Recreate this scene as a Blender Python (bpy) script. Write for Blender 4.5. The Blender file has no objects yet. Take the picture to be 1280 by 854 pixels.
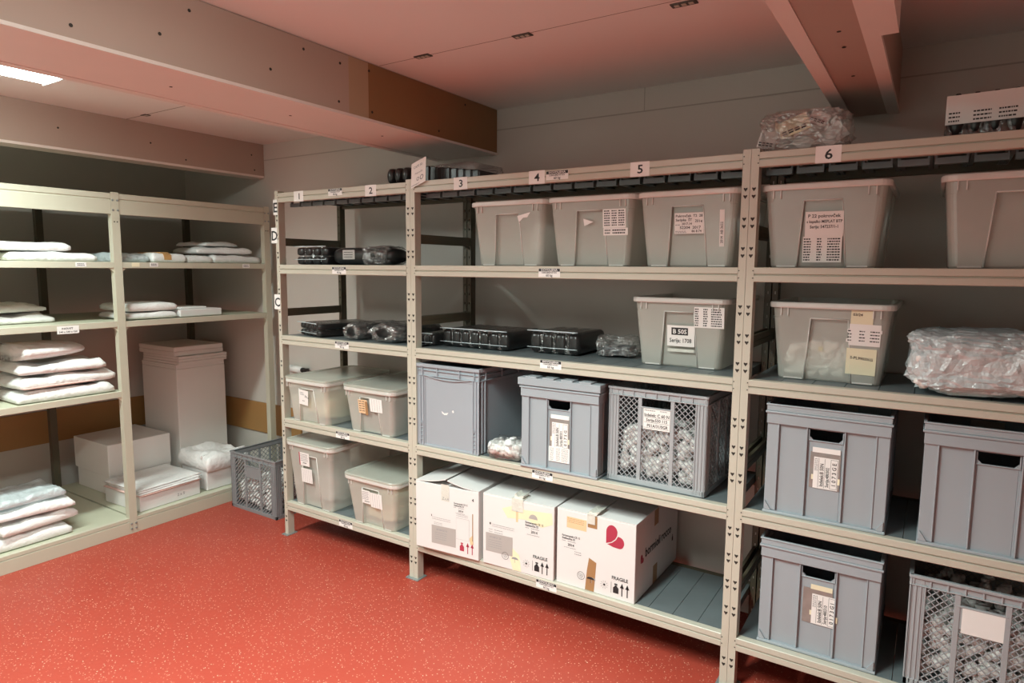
import bpy, math, random
from mathutils import Vector, Matrix, noise
random.seed(7)
SC = bpy.context.scene
COL = SC.collection
PI = math.pi

# ------------------------------------------------------------------ materials
def mat(name, rgb, rough=0.5, metal=0.0, var=0.06, scale=6.0, spec=0.5, bump=0.0, bscale=60.0, obj=True, emit=None):
    m = bpy.data.materials.new(name); m.use_nodes = True
    nt = m.node_tree; N = nt.nodes; L = nt.links
    b = N['Principled BSDF']
    b.inputs['Roughness'].default_value = rough
    b.inputs['Metallic'].default_value = metal
    b.inputs['Specular IOR Level'].default_value = spec
    tc = N.new('ShaderNodeTexCoord')
    nz = N.new('ShaderNodeTexNoise'); nz.inputs['Scale'].default_value = scale; nz.inputs['Detail'].default_value = 4
    L.new(tc.outputs['Object'], nz.inputs['Vector'])
    mx = N.new('ShaderNodeMix'); mx.data_type = 'RGBA'
    mx.inputs['A'].default_value = (*[c*(1-var) for c in rgb], 1)
    mx.inputs['B'].default_value = (*[min(1, c*(1+var)) for c in rgb], 1)
    L.new(nz.outputs['Fac'], mx.inputs['Factor'])
    L.new(mx.outputs['Result'], b.inputs['Base Color'])
    if bump:
        n2 = N.new('ShaderNodeTexNoise'); n2.inputs['Scale'].default_value = bscale; n2.inputs['Detail'].default_value = 3
        L.new(tc.outputs['Object'], n2.inputs['Vector'])
        bp = N.new('ShaderNodeBump'); bp.inputs['Strength'].default_value = bump; bp.inputs['Distance'].default_value = 0.01
        L.new(n2.outputs['Fac'], bp.inputs['Height']); L.new(bp.outputs['Normal'], b.inputs['Normal'])
    if emit:
        b.inputs['Emission Color'].default_value = (*emit[0], 1); b.inputs['Emission Strength'].default_value = emit[1]
    return m

def film(name, rgb, clear, rough=0.15, translucent=0.4, bump=0.0, bscale=25.0, gloss=0.12, glint=0.0):
    """thin plastic: part straight through, part scattered both ways, part mirrored"""
    m = bpy.data.materials.new(name); m.use_nodes = True
    nt = m.node_tree; N = nt.nodes; L = nt.links
    N.remove(N['Principled BSDF'])
    out = N['Material Output']
    tr = N.new('ShaderNodeBsdfTransparent'); tr.inputs['Color'].default_value = (*[0.6+0.4*c for c in rgb], 1)
    di = N.new('ShaderNodeBsdfDiffuse'); di.inputs['Color'].default_value = (*rgb, 1)
    tl = N.new('ShaderNodeBsdfTranslucent'); tl.inputs['Color'].default_value = (*rgb, 1)
    gl = N.new('ShaderNodeBsdfGlossy'); gl.inputs['Roughness'].default_value = rough; gl.inputs['Color'].default_value = (1, 1, 1, 1)
    tc = N.new('ShaderNodeTexCoord')
    nz = N.new('ShaderNodeTexNoise'); nz.inputs['Scale'].default_value = bscale; nz.inputs['Detail'].default_value = 5
    L.new(tc.outputs['Object'], nz.inputs['Vector'])
    a = N.new('ShaderNodeMixShader'); a.inputs[0].default_value = translucent
    L.new(di.outputs[0], a.inputs[1]); L.new(tl.outputs[0], a.inputs[2])
    b = N.new('ShaderNodeMixShader')
    mr = N.new('ShaderNodeMapRange'); mr.inputs['From Min'].default_value = 0.3; mr.inputs['From Max'].default_value = 0.7
    mr.inputs['To Min'].default_value = max(0, clear-0.07); mr.inputs['To Max'].default_value = min(1, clear+0.07)
    if glint:   # ridged white streaks painted in for lamp glints on the crinkled film
        n4 = N.new('ShaderNodeTexNoise'); n4.inputs['Scale'].default_value = bscale*0.6; n4.inputs['Detail'].default_value = 3; n4.inputs['Distortion'].default_value = 1.5
        n4.noise_type = 'RIDGED_MULTIFRACTAL'
        L.new(tc.outputs['Object'], n4.inputs['Vector'])
        m4 = N.new('ShaderNodeMapRange'); m4.inputs['From Min'].default_value = 0.58; m4.inputs['From Max'].default_value = 0.85
        m4.inputs['To Min'].default_value = min(1, clear+0.05); m4.inputs['To Max'].default_value = max(0, clear-glint)
        L.new(n4.outputs['Fac'], m4.inputs['Value']); L.new(m4.outputs[0], b.inputs[0])
    else:
        L.new(nz.outputs['Fac'], mr.inputs['Value']); L.new(mr.outputs[0], b.inputs[0])
    L.new(a.outputs[0], b.inputs[1]); L.new(tr.outputs[0], b.inputs[2])
    c = N.new('ShaderNodeMixShader')
    fr = N.new('ShaderNodeLayerWeight'); fr.inputs['Blend'].default_value = 0.25
    mu = N.new('ShaderNodeMath'); mu.operation = 'MULTIPLY_ADD'; mu.inputs[1].default_value = 0.5; mu.inputs[2].default_value = gloss*0.5
    L.new(fr.outputs['Fresnel'], mu.inputs[0]); L.new(mu.outputs[0], c.inputs[0])
    L.new(b.outputs[0], c.inputs[1]); L.new(gl.outputs[0], c.inputs[2])
    if bump:
        bp = N.new('ShaderNodeBump'); bp.inputs['Strength'].default_value = bump; bp.inputs['Distance'].default_value = 0.035
        L.new(nz.outputs['Fac'], bp.inputs['Height'])
        for s in (di, gl, tl): L.new(bp.outputs['Normal'], s.inputs['Normal'])
    L.new(c.outputs[0], out.inputs['Surface'])
    return m

M = {}
M['cream'] = mat('cream_powder_coat', (0.52, 0.495, 0.415), 0.38, var=0.04)
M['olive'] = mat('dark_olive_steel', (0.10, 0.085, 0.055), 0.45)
M['deck'] = mat('galvanised_deck', (0.17, 0.20, 0.21), 0.42, metal=0.25, var=0.12, scale=9)
M['hole'] = mat('punched_hole', (0.03, 0.025, 0.02), 0.8)
M['zinc'] = mat('zinc_foot', (0.32, 0.36, 0.36), 0.4, metal=0.5)
M['beige'] = mat('beige_shelf_paint', (0.52, 0.50, 0.40), 0.42, var=0.05)
M['sage'] = mat('shelf_board_paint', (0.50, 0.50, 0.38), 0.45, var=0.06)
M['crate'] = mat('grey_crate_plastic', (0.33, 0.372, 0.405), 0.42, var=0.05, scale=3)
M['crate2'] = mat('blue_grey_crate_plastic', (0.33, 0.365, 0.405), 0.4, var=0.06, scale=3)
M['lattice'] = mat('grey_lattice_plastic', (0.355, 0.375, 0.395), 0.42, var=0.05, scale=3)
M['darklattice'] = mat('mid_grey_lattice_plastic', (0.235, 0.24, 0.25), 0.42, var=0.05, scale=3)
M['paper'] = mat('white_paper', (0.82, 0.80, 0.78), 0.7, var=0.03)
M['ink'] = mat('black_ink', (0.02, 0.02, 0.022), 0.6)
M['faint'] = mat('faint_grey_ink', (0.30, 0.30, 0.31), 0.7)
M['greylab'] = mat('grey_label', (0.42, 0.39, 0.37), 0.6)
M['crimson'] = mat('crimson_ink', (0.42, 0.035, 0.07), 0.55)
M['kraft'] = mat('brown_tape', (0.36, 0.20, 0.09), 0.35, var=0.1)
M['orange'] = mat('orange_label', (0.80, 0.55, 0.33), 0.6)
M['yellow'] = mat('yellow_stain', (0.84, 0.76, 0.52), 0.6, var=0.08)
M['cloudy'] = mat('cloudy_tape', (0.66, 0.66, 0.60), 0.25, var=0.1, scale=40, bump=0.4)
M['note'] = mat('cream_note', (0.78, 0.72, 0.52), 0.7)
M['carton'] = mat('white_carton', (0.72, 0.705, 0.695), 0.62, var=0.03, scale=3)
M['foam'] = mat('white_foam', (0.80, 0.77, 0.74), 0.7, var=0.03, scale=4, bump=0.1, bscale=200)
M['cloth'] = mat('white_wrapped_cloth', (0.80, 0.79, 0.78), 0.34, var=0.05, scale=10, bump=0.8, bscale=32)
M['pink'] = mat('pink_cloth', (0.74, 0.50, 0.45), 0.6)
M['tan'] = mat('tan_strip', (0.50, 0.28, 0.11), 0.5)
M['caps'] = mat('white_caps_plastic', (0.86, 0.85, 0.83), 0.3, var=0.08, scale=40)
M['creamparts'] = mat('cream_parts', (0.82, 0.77, 0.56), 0.5, var=0.2, scale=30, bump=0.4, bscale=50)
M['darkparts'] = mat('dark_parts', (0.07, 0.07, 0.08), 0.5, var=0.3, scale=30, bump=0.4, bscale=50)
M['black'] = mat('black_plastic', (0.022, 0.021, 0.021), 0.28, var=0.2, scale=20)
M['wall'] = mat('wall_paint', (0.58, 0.545, 0.50), 0.6, var=0.04, scale=2, bump=0.05, bscale=90)
M['backwall'] = mat('beige_wall_paint', (0.50, 0.50, 0.47), 0.6)
M['wallseam'] = mat('wall_panel_joint', (0.40, 0.37, 0.33), 0.8)
M['seam'] = mat('seam_shadow_gap', (0.20, 0.16, 0.13), 0.8)
M['ceil'] = mat('ceiling_board', (0.80, 0.765, 0.74), 0.6, var=0.03, scale=1.5)
M['beamw'] = mat('beam_board', (0.42, 0.315, 0.26), 0.6, var=0.03, scale=2)
M['beame'] = mat('beam_edge_paint', (0.74, 0.66, 0.61), 0.5, var=0.03)
M['chip'] = mat('brown_board', (0.26, 0.135, 0.055), 0.6, var=0.1, scale=4)
M['chip2'] = mat('pale_brown_board', (0.40, 0.28, 0.18), 0.6)
M['strip'] = mat('brown_bumper', (0.38, 0.20, 0.07), 0.5, var=0.10, scale=5)
M['steel'] = mat('dark_metal', (0.10, 0.09, 0.08), 0.4, metal=0.6)
M['lampw'] = mat('lamp_housing', (0.8, 0.8, 0.78), 0.4)
M['bin'] = film('frosted_bin_plastic', (0.96, 0.96, 0.88), 0.54, 0.22, 0.30, bscale=2.0, gloss=0.10)
M['binrim_glint'] = film('frosted_bin_rim_and_glint', (0.94, 0.93, 0.89), 0.08, 0.2, 0.35, bscale=4.0, gloss=0.15)  # rim plastic, also the painted light on the panel edges
M['lid'] = film('frosted_lid', (0.93, 0.95, 0.86), 0.45, 0.25, 0.4, bscale=3.0, gloss=0.2)
M['wrap'] = film('clear_wrap', (0.92, 0.92, 0.92), 0.93, 0.2, 0.3, bump=0.5, bscale=40, gloss=0.35, glint=0.75)
M['clearbag'] = film('clear_bag', (0.90, 0.89, 0.87), 0.86, 0.2, 0.3, bump=0.6, bscale=26, gloss=0.35, glint=0.55)
M['milkbag'] = film('milky_bag', (0.88, 0.97, 1.0), 0.12, 0.2, 0.4, bump=0.8, bscale=18, gloss=0.16)
M['pocket'] = film('document_pocket', (0.50, 0.46, 0.43), 0.45, 0.12, 0.2, bump=0.1, bscale=20, gloss=0.15)

def floor_mat():
    m = bpy.data.materials.new('red_resin_floor'); m.use_nodes = True
    nt = m.node_tree; N = nt.nodes; L = nt.links; b = N['Principled BSDF']
    tc = N.new('ShaderNodeTexCoord')
    nz = N.new('ShaderNodeTexNoise'); nz.inputs['Scale'].default_value = 1.6; nz.inputs['Detail'].default_value = 5
    L.new(tc.outputs['Object'], nz.inputs['Vector'])
    mx = N.new('ShaderNodeMix'); mx.data_type = 'RGBA'
    mx.inputs['A'].default_value = (0.33, 0.047, 0.030, 1); mx.inputs['B'].default_value = (0.40, 0.062, 0.039, 1)
    L.new(nz.outputs['Fac'], mx.inputs['Factor'])
    prev = mx.outputs['Result']
    for sc, th, pick, colr in ((70, 0.16, 0.45, (0.70, 0.36, 0.26, 1)), (90, 0.22, 0.55, (0.58, 0.19, 0.13, 1)), (36, 0.065, 0.62, (0.85, 0.7, 0.55, 1))):
        vo = N.new('ShaderNodeTexVoronoi'); vo.inputs['Scale'].default_value = sc
        L.new(tc.outputs['Object'], vo.inputs['Vector'])
        lt = N.new('ShaderNodeMath'); lt.operation = 'LESS_THAN'; lt.inputs[1].default_value = th
        L.new(vo.outputs['Distance'], lt.inputs[0])
        se = N.new('ShaderNodeSeparateColor'); L.new(vo.outputs['Color'], se.inputs[0])
        gt = N.new('ShaderNodeMath'); gt.operation = 'GREATER_THAN'; gt.inputs[1].default_value = pick
        L.new(se.outputs[0], gt.inputs[0])
        mu = N.new('ShaderNodeMath'); mu.operation = 'MULTIPLY'
        L.new(lt.outputs[0], mu.inputs[0]); L.new(gt.outputs[0], mu.inputs[1])
        m2 = N.new('ShaderNodeMix'); m2.data_type = 'RGBA'
        L.new(mu.outputs[0], m2.inputs['Factor']); L.new(prev, m2.inputs['A']); m2.inputs['B'].default_value = colr
        prev = m2.outputs['Result']
    L.new(prev, b.inputs['Base Color'])
    b.inputs['Roughness'].default_value = 0.42; b.inputs['Specular IOR Level'].default_value = 0.35
    bp = N.new('ShaderNodeBump'); bp.inputs['Strength'].default_value = 0.12; bp.inputs['Distance'].default_value = 0.004
    n3 = N.new('ShaderNodeTexNoise'); n3.inputs['Scale'].default_value = 60
    L.new(tc.outputs['Object'], n3.inputs['Vector']); L.new(n3.outputs['Fac'], bp.inputs['Height']); L.new(bp.outputs['Normal'], b.inputs['Normal'])
    return m
M['floor'] = floor_mat()

# ------------------------------------------------------------------ mesh builder
class G:
    def __init__(s): s.v = []; s.f = []; s.m = []; s.s = []
    def add(s, vs, fs, m=0, smooth=False):
        o = len(s.v); s.v += [tuple(v) for v in vs]
        for f in fs: s.f.append([i+o for i in f]); s.m.append(m); s.s.append(smooth)
    def box(s, x0, x1, y0, y1, z0, z1, m=0):
        s.add([(x0,y0,z0),(x1,y0,z0),(x1,y1,z0),(x0,y1,z0),(x0,y0,z1),(x1,y0,z1),(x1,y1,z1),(x0,y1,z1)],
              [(3,2,1,0),(4,5,6,7),(0,1,5,4),(1,2,6,5),(2,3,7,6),(3,0,4,7)], m)
    def prism(s, poly, axis, a, b, m=0, smooth=False):
        def P(p, t):
            return {'x': (t, p[0], p[1]), 'y': (p[0], t, p[1]), 'z': (p[0], p[1], t)}[axis]
        n = len(poly)
        vs = [P(p, a) for p in poly] + [P(p, b) for p in poly]
        fs = [(i, (i+1) % n, n+(i+1) % n, n+i) for i in range(n)]
        s.add(vs, fs, m, smooth); s.add(vs, [tuple(range(n))[::-1], tuple(range(n, 2*n))], m)
    def loft(s, rings, m=0, smooth=False, cap0=False, cap1=False, closed=True):
        n = len(rings[0]); vs = [p for r in rings for p in r]; fs = []
        for k in range(len(rings)-1):
            for i in range(n if closed else n-1):
                j = (i+1) % n
                fs.append((k*n+i, k*n+j, (k+1)*n+j, (k+1)*n+i))
        if cap0: fs.append(tuple(range(n))[::-1])
        if cap1: fs.append(tuple(range((len(rings)-1)*n, len(rings)*n)))
        s.add(vs, fs, m, smooth)
    def cyl(s, c, r, h, axis='z', n=16, m=0, smooth=True, r2=None):
        r2 = r if r2 is None else r2
        def P(a, rr, t):
            x, y = rr*math.cos(a), rr*math.sin(a)
            p = {'z': (x, y, t), 'y': (x, t, y), 'x': (t, x, y)}[axis]
            return (c[0]+p[0], c[1]+p[1], c[2]+p[2])
        s.loft([[P(2*PI*i/n, r, 0) for i in range(n)], [P(2*PI*i/n, r2, h) for i in range(n)]], m, smooth, True, True)
    def tube(s, pts, r, n=6, m=0):
        rings = []
        for i, p in enumerate(pts):
            p = Vector(p); a = Vector(pts[max(0, i-1)]); b = Vector(pts[min(len(pts)-1, i+1)])
            t = (b-a).normalized(); u = t.orthogonal().normalized(); w = t.cross(u)
            rings.append([tuple(p + r*(math.cos(2*PI*k/n)*u + math.sin(2*PI*k/n)*w)) for k in range(n)])
        s.loft(rings, m, True, True, True)
    def xform(s, mtx, start=0):
        s.v[start:] = [tuple(mtx @ Vector(v)) for v in s.v[start:]]
    def build(s, name, mats, parent=None, bevel=0, seg=2, loc=(0,0,0), weld=False):
        me = bpy.data.meshes.new(name); me.from_pydata(s.v, [], s.f)
        if not isinstance(mats, (list, tuple)): mats = [mats]
        for k in mats: me.materials.append(k if not isinstance(k, str) else M[k])
        for p, mi, sm in zip(me.polygons, s.m, s.s): p.material_index = mi; p.use_smooth = sm
        me.update()
        o = bpy.data.objects.new(name, me); COL.objects.link(o); o.location = loc
        if parent: o.parent = parent
        if bevel:
            b = o.modifiers.new('bevel', 'BEVEL'); b.width = bevel; b.segments = seg; b.limit_method = 'ANGLE'; b.angle_limit = 0.7
            b.harden_normals = False
        return o

def thing(name, label, cat, loc=(0,0,0), rz=0, group=None):
    o = bpy.data.objects.new(name, None); COL.objects.link(o); o.empty_display_size = 0.1
    o.location = loc; o.rotation_euler = (0, 0, rz)
    return tag(o, label, cat, group)
def tag(o, label, cat, group=None, kind=None):
    o['label'] = label; o['category'] = cat
    if group: o['group'] = group
    if kind: o['kind'] = kind
    return o
def struct(name, g, mats, parent=None, bevel=0):
    o = g.build(name, mats, parent, bevel)
    if not parent: o['kind'] = 'structure'
    return o

# ------------------------------------------------------------------ writing and marks
_tx = {}
def text_mesh(t):
    if t in _tx: return _tx[t]
    c = bpy.data.curves.new('writing', 'FONT'); c.body = t; c.size = 1; c.resolution_u = 2; c.offset = 0.018
    o = bpy.data.objects.new('writing', c); COL.objects.link(o)
    dg = bpy.context.evaluated_depsgraph_get(); me = bpy.data.meshes.new_from_object(o.evaluated_get(dg))
    vs = [(v.co.x, v.co.y) for v in me.vertices]; fs = [tuple(p.vertices) for p in me.polygons]
    bpy.data.objects.remove(o); bpy.data.curves.remove(c); bpy.data.meshes.remove(me)
    w = max([v[0] for v in vs] or [0])
    _tx[t] = (vs, fs, w); return _tx[t]
DM = ['paper', 'ink', 'greylab', 'crimson', 'kraft', 'orange', 'yellow', 'faint', 'cloudy', 'note']
PAPER, INK, GREY, RED, TAPE, ORANGE, YELLOW, FAINT, CLOUDY, NOTE = range(10)
class Decal:
    """flat print on a face: origin, unit x, unit y (metres)"""
    def __init__(s, o, ux=(1,0,0), uy=(0,0,1)):
        s.o = Vector(o); s.x = Vector(ux).normalized(); s.y = Vector(uy).normalized(); s.n = s.x.cross(s.y); s.g = G()
    def P(s, x, y, k): return tuple(s.o + s.x*x + s.y*y + s.n*(0.0005*k))
    def poly(s, pts, m, k=1): s.g.add([s.P(x, y, k) for x, y in pts], [tuple(range(len(pts)))], m)
    def rect(s, x0, y0, x1, y1, m, k=1): s.poly([(x0,y0),(x1,y0),(x1,y1),(x0,y1)], m, k)
    def sheet(s, x0, y0, x1, y1, m=PAPER, k=1, sh=0.0):
        """a paper with thickness"""
        pts = [(x0,y0),(x1,y0),(x1+sh,y1),(x0+sh,y1)]
        b = [s.P(x, y, 0.1) for x, y in pts]; t = [s.P(x, y, k) for x, y in pts]
        s.g.add(b+t, [(4,5,6,7),(0,1,5,4),(1,2,6,5),(2,3,7,6),(3,0,4,7)], m)
    def text(s, t, x, y, size, m=INK, k=2, al='l', rot=0, sx=1.0):
        vs, fs, w = text_mesh(t)
        off = {'l': 0, 'c': -w/2, 'r': -w}[al]; c, q = math.cos(rot), math.sin(rot)
        pts = []
        for a, b in vs:
            a, b = (a+off)*size*sx, b*size
            pts.append(s.P(x+a*c-b*q, y+a*q+b*c, k))
        s.g.add(pts, fs, m)
    def ring(s, x, y, r, w, m, k=2, n=20):
        for i in range(n):
            a, b = 2*PI*i/n, 2*PI*(i+1)/n
            s.poly([(x+(r-w)*math.cos(a), y+(r-w)*math.sin(a)), (x+r*math.cos(a), y+r*math.sin(a)),
                    (x+r*math.cos(b), y+r*math.sin(b)), (x+(r-w)*math.cos(b), y+(r-w)*math.sin(b))], m, k)
    def rows(s, x0, y0, x1, y1, n, cols, m=INK, k=2, seed=1, fill=0.5):
        """lines of print too small to read"""
        r = random.Random(seed); dy = (y1-y0)/n
        for i in range(n):
            for (a, b) in cols:
                x = x0+(x1-x0)*a; xe = x0+(x1-x0)*b
                while x < xe-0.002:
                    w = min(r.uniform(0.003, 0.009), xe-x)
                    yb = y0+dy*i
                    s.rect(x, yb+dy*(1-fill)/2, x+w, yb+dy*(1+fill)/2, m, k); x += w+0.0018
    def build(s, name, parent, label=None):
        o = s.g.build(name, DM, parent)
        if label: o['label'] = label
        return o

# ------------------------------------------------------------------ room
XW, YW, ZC = -1.88, 0.60, 2.445
g = G(); g.box(XW-0.1, 4.9, -3.1, YW+0.1, -0.1, 0); struct('floor', g, 'floor')
g = G()
g.box(XW-0.1, 4.9, -3.1, YW+0.1, ZC, ZC+0.1)
g.box(1.113, 2.799, -0.3015, -0.2993, ZC-0.0008, ZC, 1)
g.box(-0.889, 0.689, -0.3365, -0.333, ZC-0.0008, ZC, 1)
g.box(1.113, 2.799, -1.552, -1.548, ZC-0.0008, ZC, 1)
struct('ceiling', g, ['ceil', 'seam'])
g = G(); g.box(XW-0.1, 4.9, YW, YW+0.1, 0, ZC)
g.box(XW, 4.8, YW-0.0012, YW, 2.333, 2.339, 1)
for x in (0.2, 1.95, 3.7): g.box(x, x+0.004, YW-0.001, YW, 2.339, ZC, 1)
struct('wall_back', g, ['wall', 'wallseam'])
g = G(); g.box(XW-0.1, XW, -3.1, YW, 0, ZC); struct('wall_left', g, 'wall')
g = G(); g.box(4.8, 4.9, -3.1, YW, 0, ZC); struct('wall_right', g, 'wall')
g = G(); g.box(XW, 4.8, -3.1, -3.0, 0, ZC); struct('wall_front', g, 'backwall')

def screw(g, x, y, z, axis, m):
    n = 8
    pts = [(0.0055*math.cos(2*PI*i/n), 0.0055*math.sin(2*PI*i/n)) for i in range(n)]
    if axis == 'x': g.prism([(y+a, z+b) for a, b in pts], 'x', x, x+0.001, m)
    else: g.prism([(x+a, y+b) for a, b in pts], 'z', z-0.001, z, m)
# big beam
g = G(); g.box(0.69, 1.105, -3.0, YW, 2.214, ZC)
tb = struct('trim_1', g, 'beamw')
g = G(); g.box(1.105, 1.11, -3.0, -0.475, 2.215, ZC-0.004)
for y, z in ((-1.25, 2.30), (-0.85, 2.295), (-1.15, 2.40), (-0.70, 2.405), (-0.52, 2.40), (-0.53, 2.25), (-1.5, 2.25)): screw(g, 1.11, y, z, 'x', 1)
struct('side_board', g, ['beamw', 'hole'], tb)
g = G(); g.box(1.105, 1.109, -0.475, YW-0.002, 2.215, ZC-0.004)
g.box(1.109, 1.1095, -0.475, -0.365, 2.215, ZC-0.004, 1)
for y, z in ((-0.36, 2.41), (-0.345, 2.245), (0.31, 2.41), (0.1, 2.245)): screw(g, 1.1095, y, z, 'x', 2)
struct('brown_side_board', g, ['chip', 'chip2', 'hole'], tb)
g = G(); g.box(0.69, 1.113, -3.0, YW-0.002, 2.206, 2.2145)
g.box(1.06, 1.113, -3.0, YW-0.002, 2.2035, 2.2065)
g.box(0.69, 0.735, -3.0, YW-0.002, 2.2035, 2.2065)
for x, y in ((0.9, -1.1), (0.9, -0.6), (0.93, -0.1)): screw(g, x, y, 2.206, 'z', 1)
struct('bottom_board', g, ['beame', 'hole'], tb)
# small beam over the left shelves
g = G(); g.box(-1.02, -0.892, -3.0, YW, 2.225, ZC)
ts = struct('trim_2', g, 'beamw')
g = G(); g.box(-1.02, -0.888, -3.0, YW-0.002, 2.212, 2.226); struct('bottom_board', g, 'beame', ts)
g = G(); g.box(-0.892, -0.89, -3.0, YW-0.006, 2.226, ZC-0.003)
for y, z in ((-0.20, 2.33), (0.02, 2.26), (0.50, 2.36), (0.52, 2.26), (-0.7, 2.33)): screw(g, -0.89, y, z, 'x', 1)
struct('side_board', g, ['beamw', 'hole'], ts)
# right beam
g = G(); g.box(2.80, 3.0, -3.0, YW, 2.212, ZC)
tr = struct('trim_3', g, 'beamw')
g = G(); g.box(2.798, 2.843, -3.0, YW-0.02, 2.198, 2.213); struct('edge_strip', g, 'beame', tr)
g = G(); g.box(2.965, 3.005, -3.0, YW-0.02, 2.198, 2.213); g.box(3.005, 3.045, -3.0, -0.42, 2.198, ZC); struct('edge_strip', g, 'beame', tr)
g = G(); g.box(2.843, 2.965, -3.0, -0.424, 2.201, 2.213); g.box(2.843, 2.965, -0.419, YW-0.02, 2.203, 2.213)
for x, y in ((2.915, -0.50), (2.912, -0.36), (2.905, -0.05)): screw(g, x, y, 2.201, 'z', 1)
struct('bottom_board', g, ['beamw', 'hole'], tr)
# brown bumper strips on the walls
g = G(); g.box(XW+0.014, -0.56, YW-0.014, YW, 0.353, 0.58); struct('trim_4', g, 'strip', bevel=0.003)
g = G(); g.box(XW, XW+0.014, -2.9, YW, 0.375, 0.60); struct('trim_5', g, 'strip', bevel=0.003)

# ceiling plates
for x, y, w, lab in ((1.358, -0.303, 0.075, 'small dark metal ceiling plate nearest the big beam'),
                  (1.827, -0.293, 0.075, 'small dark metal ceiling plate, middle of the row between the beams'),
                  (2.425, -0.267, 0.085, 'small dark metal ceiling plate nearest the right-hand beam'),
                  (-0.687, -0.331, 0.05, 'small metal ceiling plate in the lit bay left of the big beam')):
    t = thing('ceiling_plate', lab, 'ceiling plate', (x, y, ZC), 0, 'metal plates in the ceiling seam')
    g = G(); g.box(-w/2, w/2, -0.017, 0.017, -0.004, 0); g.build('plate', 'steel', t, bevel=0.001)
    g = G()
    for i in (-1, 0, 1): g.box(i*w*0.28-w*0.09, i*w*0.28+w*0.09, -0.008, 0.008, -0.0055, -0.004)
    g.build('clip', 'cream', t)

# ------------------------------------------------------------------ lamps
LW = (0.86, 1.0, 0.94)
def ceiling_lamp(x, y0, y1, label, power, recessed, spread):
    t = thing('ceiling_lamp', label, 'lamp', (x, (y0+y1)/2, ZC), 0)
    h = (y1-y0)/2; w = 0.10
    g = G(); g.box(-w, w, -h, h, -0.03, 0); g.build('housing', 'lampw', t, bevel=0.004)
    dm = mat('lamp_diffuser', (0.9, 0.9, 0.88), 0.5, emit=(LW, 30.0 if not recessed else 19.0))
    g = G(); g.prism([(-w+0.01, -0.03), (w-0.01, -0.03), (w-0.03, -0.065), (-w+0.03, -0.065)], 'y', -h+0.02, h-0.02)
    g.build('diffuser', dm, t)
    for e in (-1, 1):
        g = G(); g.box(-w+0.005, w-0.005, e*h-0.012 if e > 0 else -h-0.002, e*h+0.002 if e > 0 else -h+0.012, -0.07, -0.005); g.build('end_cap', 'lampw', t, bevel=0.003)
    L = bpy.data.lights.new('lamp_light', 'AREA'); L.shape = 'RECTANGLE'; L.size = 0.16; L.size_y = (y1-y0)-0.06
    L.energy = power; L.color = LW; L.spread = math.radians(spread)
    o = bpy.data.objects.new('lamp_light', L); COL.objects.link(o); o.parent = t; o.location = (0, 0, -0.075)
ceiling_lamp(1.95, -2.55, -1.15, 'long ceiling lamp between the big beam and the right-hand beam', 96, True, 135)
ceiling_lamp(-0.11, -2.35, -1.03, 'long ceiling lamp in the bay left of the big beam', 45, False, 160)

# ------------------------------------------------------------------ steel shelving (right-hand wall)
LZ = dict(A=0.2064, B=0.7102, C=1.1974, D=1.6007, E=2.0)
HB = 0.0516; YB = 0.5
def keyhole(g, x, z, s=0.0078, m=1, y=-0.0024):
    pts = [(x, z-s), (x+s*0.85, z+s*0.15), (x+s*0.8, z+s*0.8), (x, z+s*0.55), (x-s*0.8, z+s*0.8), (x-s*0.85, z+s*0.15)]
    g.prism(pts, 'y', y, -0.0015, m)
def front_post(x0, x1, inner):
    """C-section upright, open to the back"""
    g = G(); z1 = 2.012
    g.box(x0, x1, -0.002, 0.0, 0.004, z1)
    g.box(x0, x0+0.002, 0.0, 0.042, 0.004, z1); g.box(x1-0.002, x1, 0.0, 0.042, 0.004, z1)
    xc = (x0+x1)/2; z = 0.10
    while z < z1-0.04:
        near = min(abs(z-(v-HB/2)) for v in LZ.values())
        if near > 0.04:
            keyhole(g, xc, z+0.0127); keyhole(g, xc, z-0.0127)
        z += 0.1036
    for v in LZ.values():
        for dz in (0.012, 0.038):
            g.box(xc-0.006, xc+0.006, -0.0026, -0.0018, v-dz-0.006, v-dz+0.006, 2)
            g.box(xc-0.004, xc+0.004, -0.0028, -0.0018, v-dz-0.004, v-dz+0.003, 0)
            g.box((x1 if inner > 0 else x0)-0.0035*inner-0.002, (x1 if inner > 0 else x0)-0.0035*inner+0.002, -0.0026, -0.0018, v-dz-0.002, v-dz+0.002, 1)
    return g
def back_post(x0, x1):
    g = G(); z1 = 2.012; y0, y1 = 0.455, 0.495
    g.box(x0, x0+0.011, y0, y0+0.002, 0.004, z1); g.box(x1-0.011, x1, y0, y0+0.002, 0.004, z1)
    z = 0.004
    while z < z1:
        g.box(x0+0.011, x1-0.011, y0, y0+0.002, z, min(z+0.038, z1)); z += 0.05
    g.box(x0, x0+0.002, y0, y1, 0.004, z1); g.box(x1-0.002, x1, y0, y1, 0.004, z1)
    return g
LOADS = {}
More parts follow.
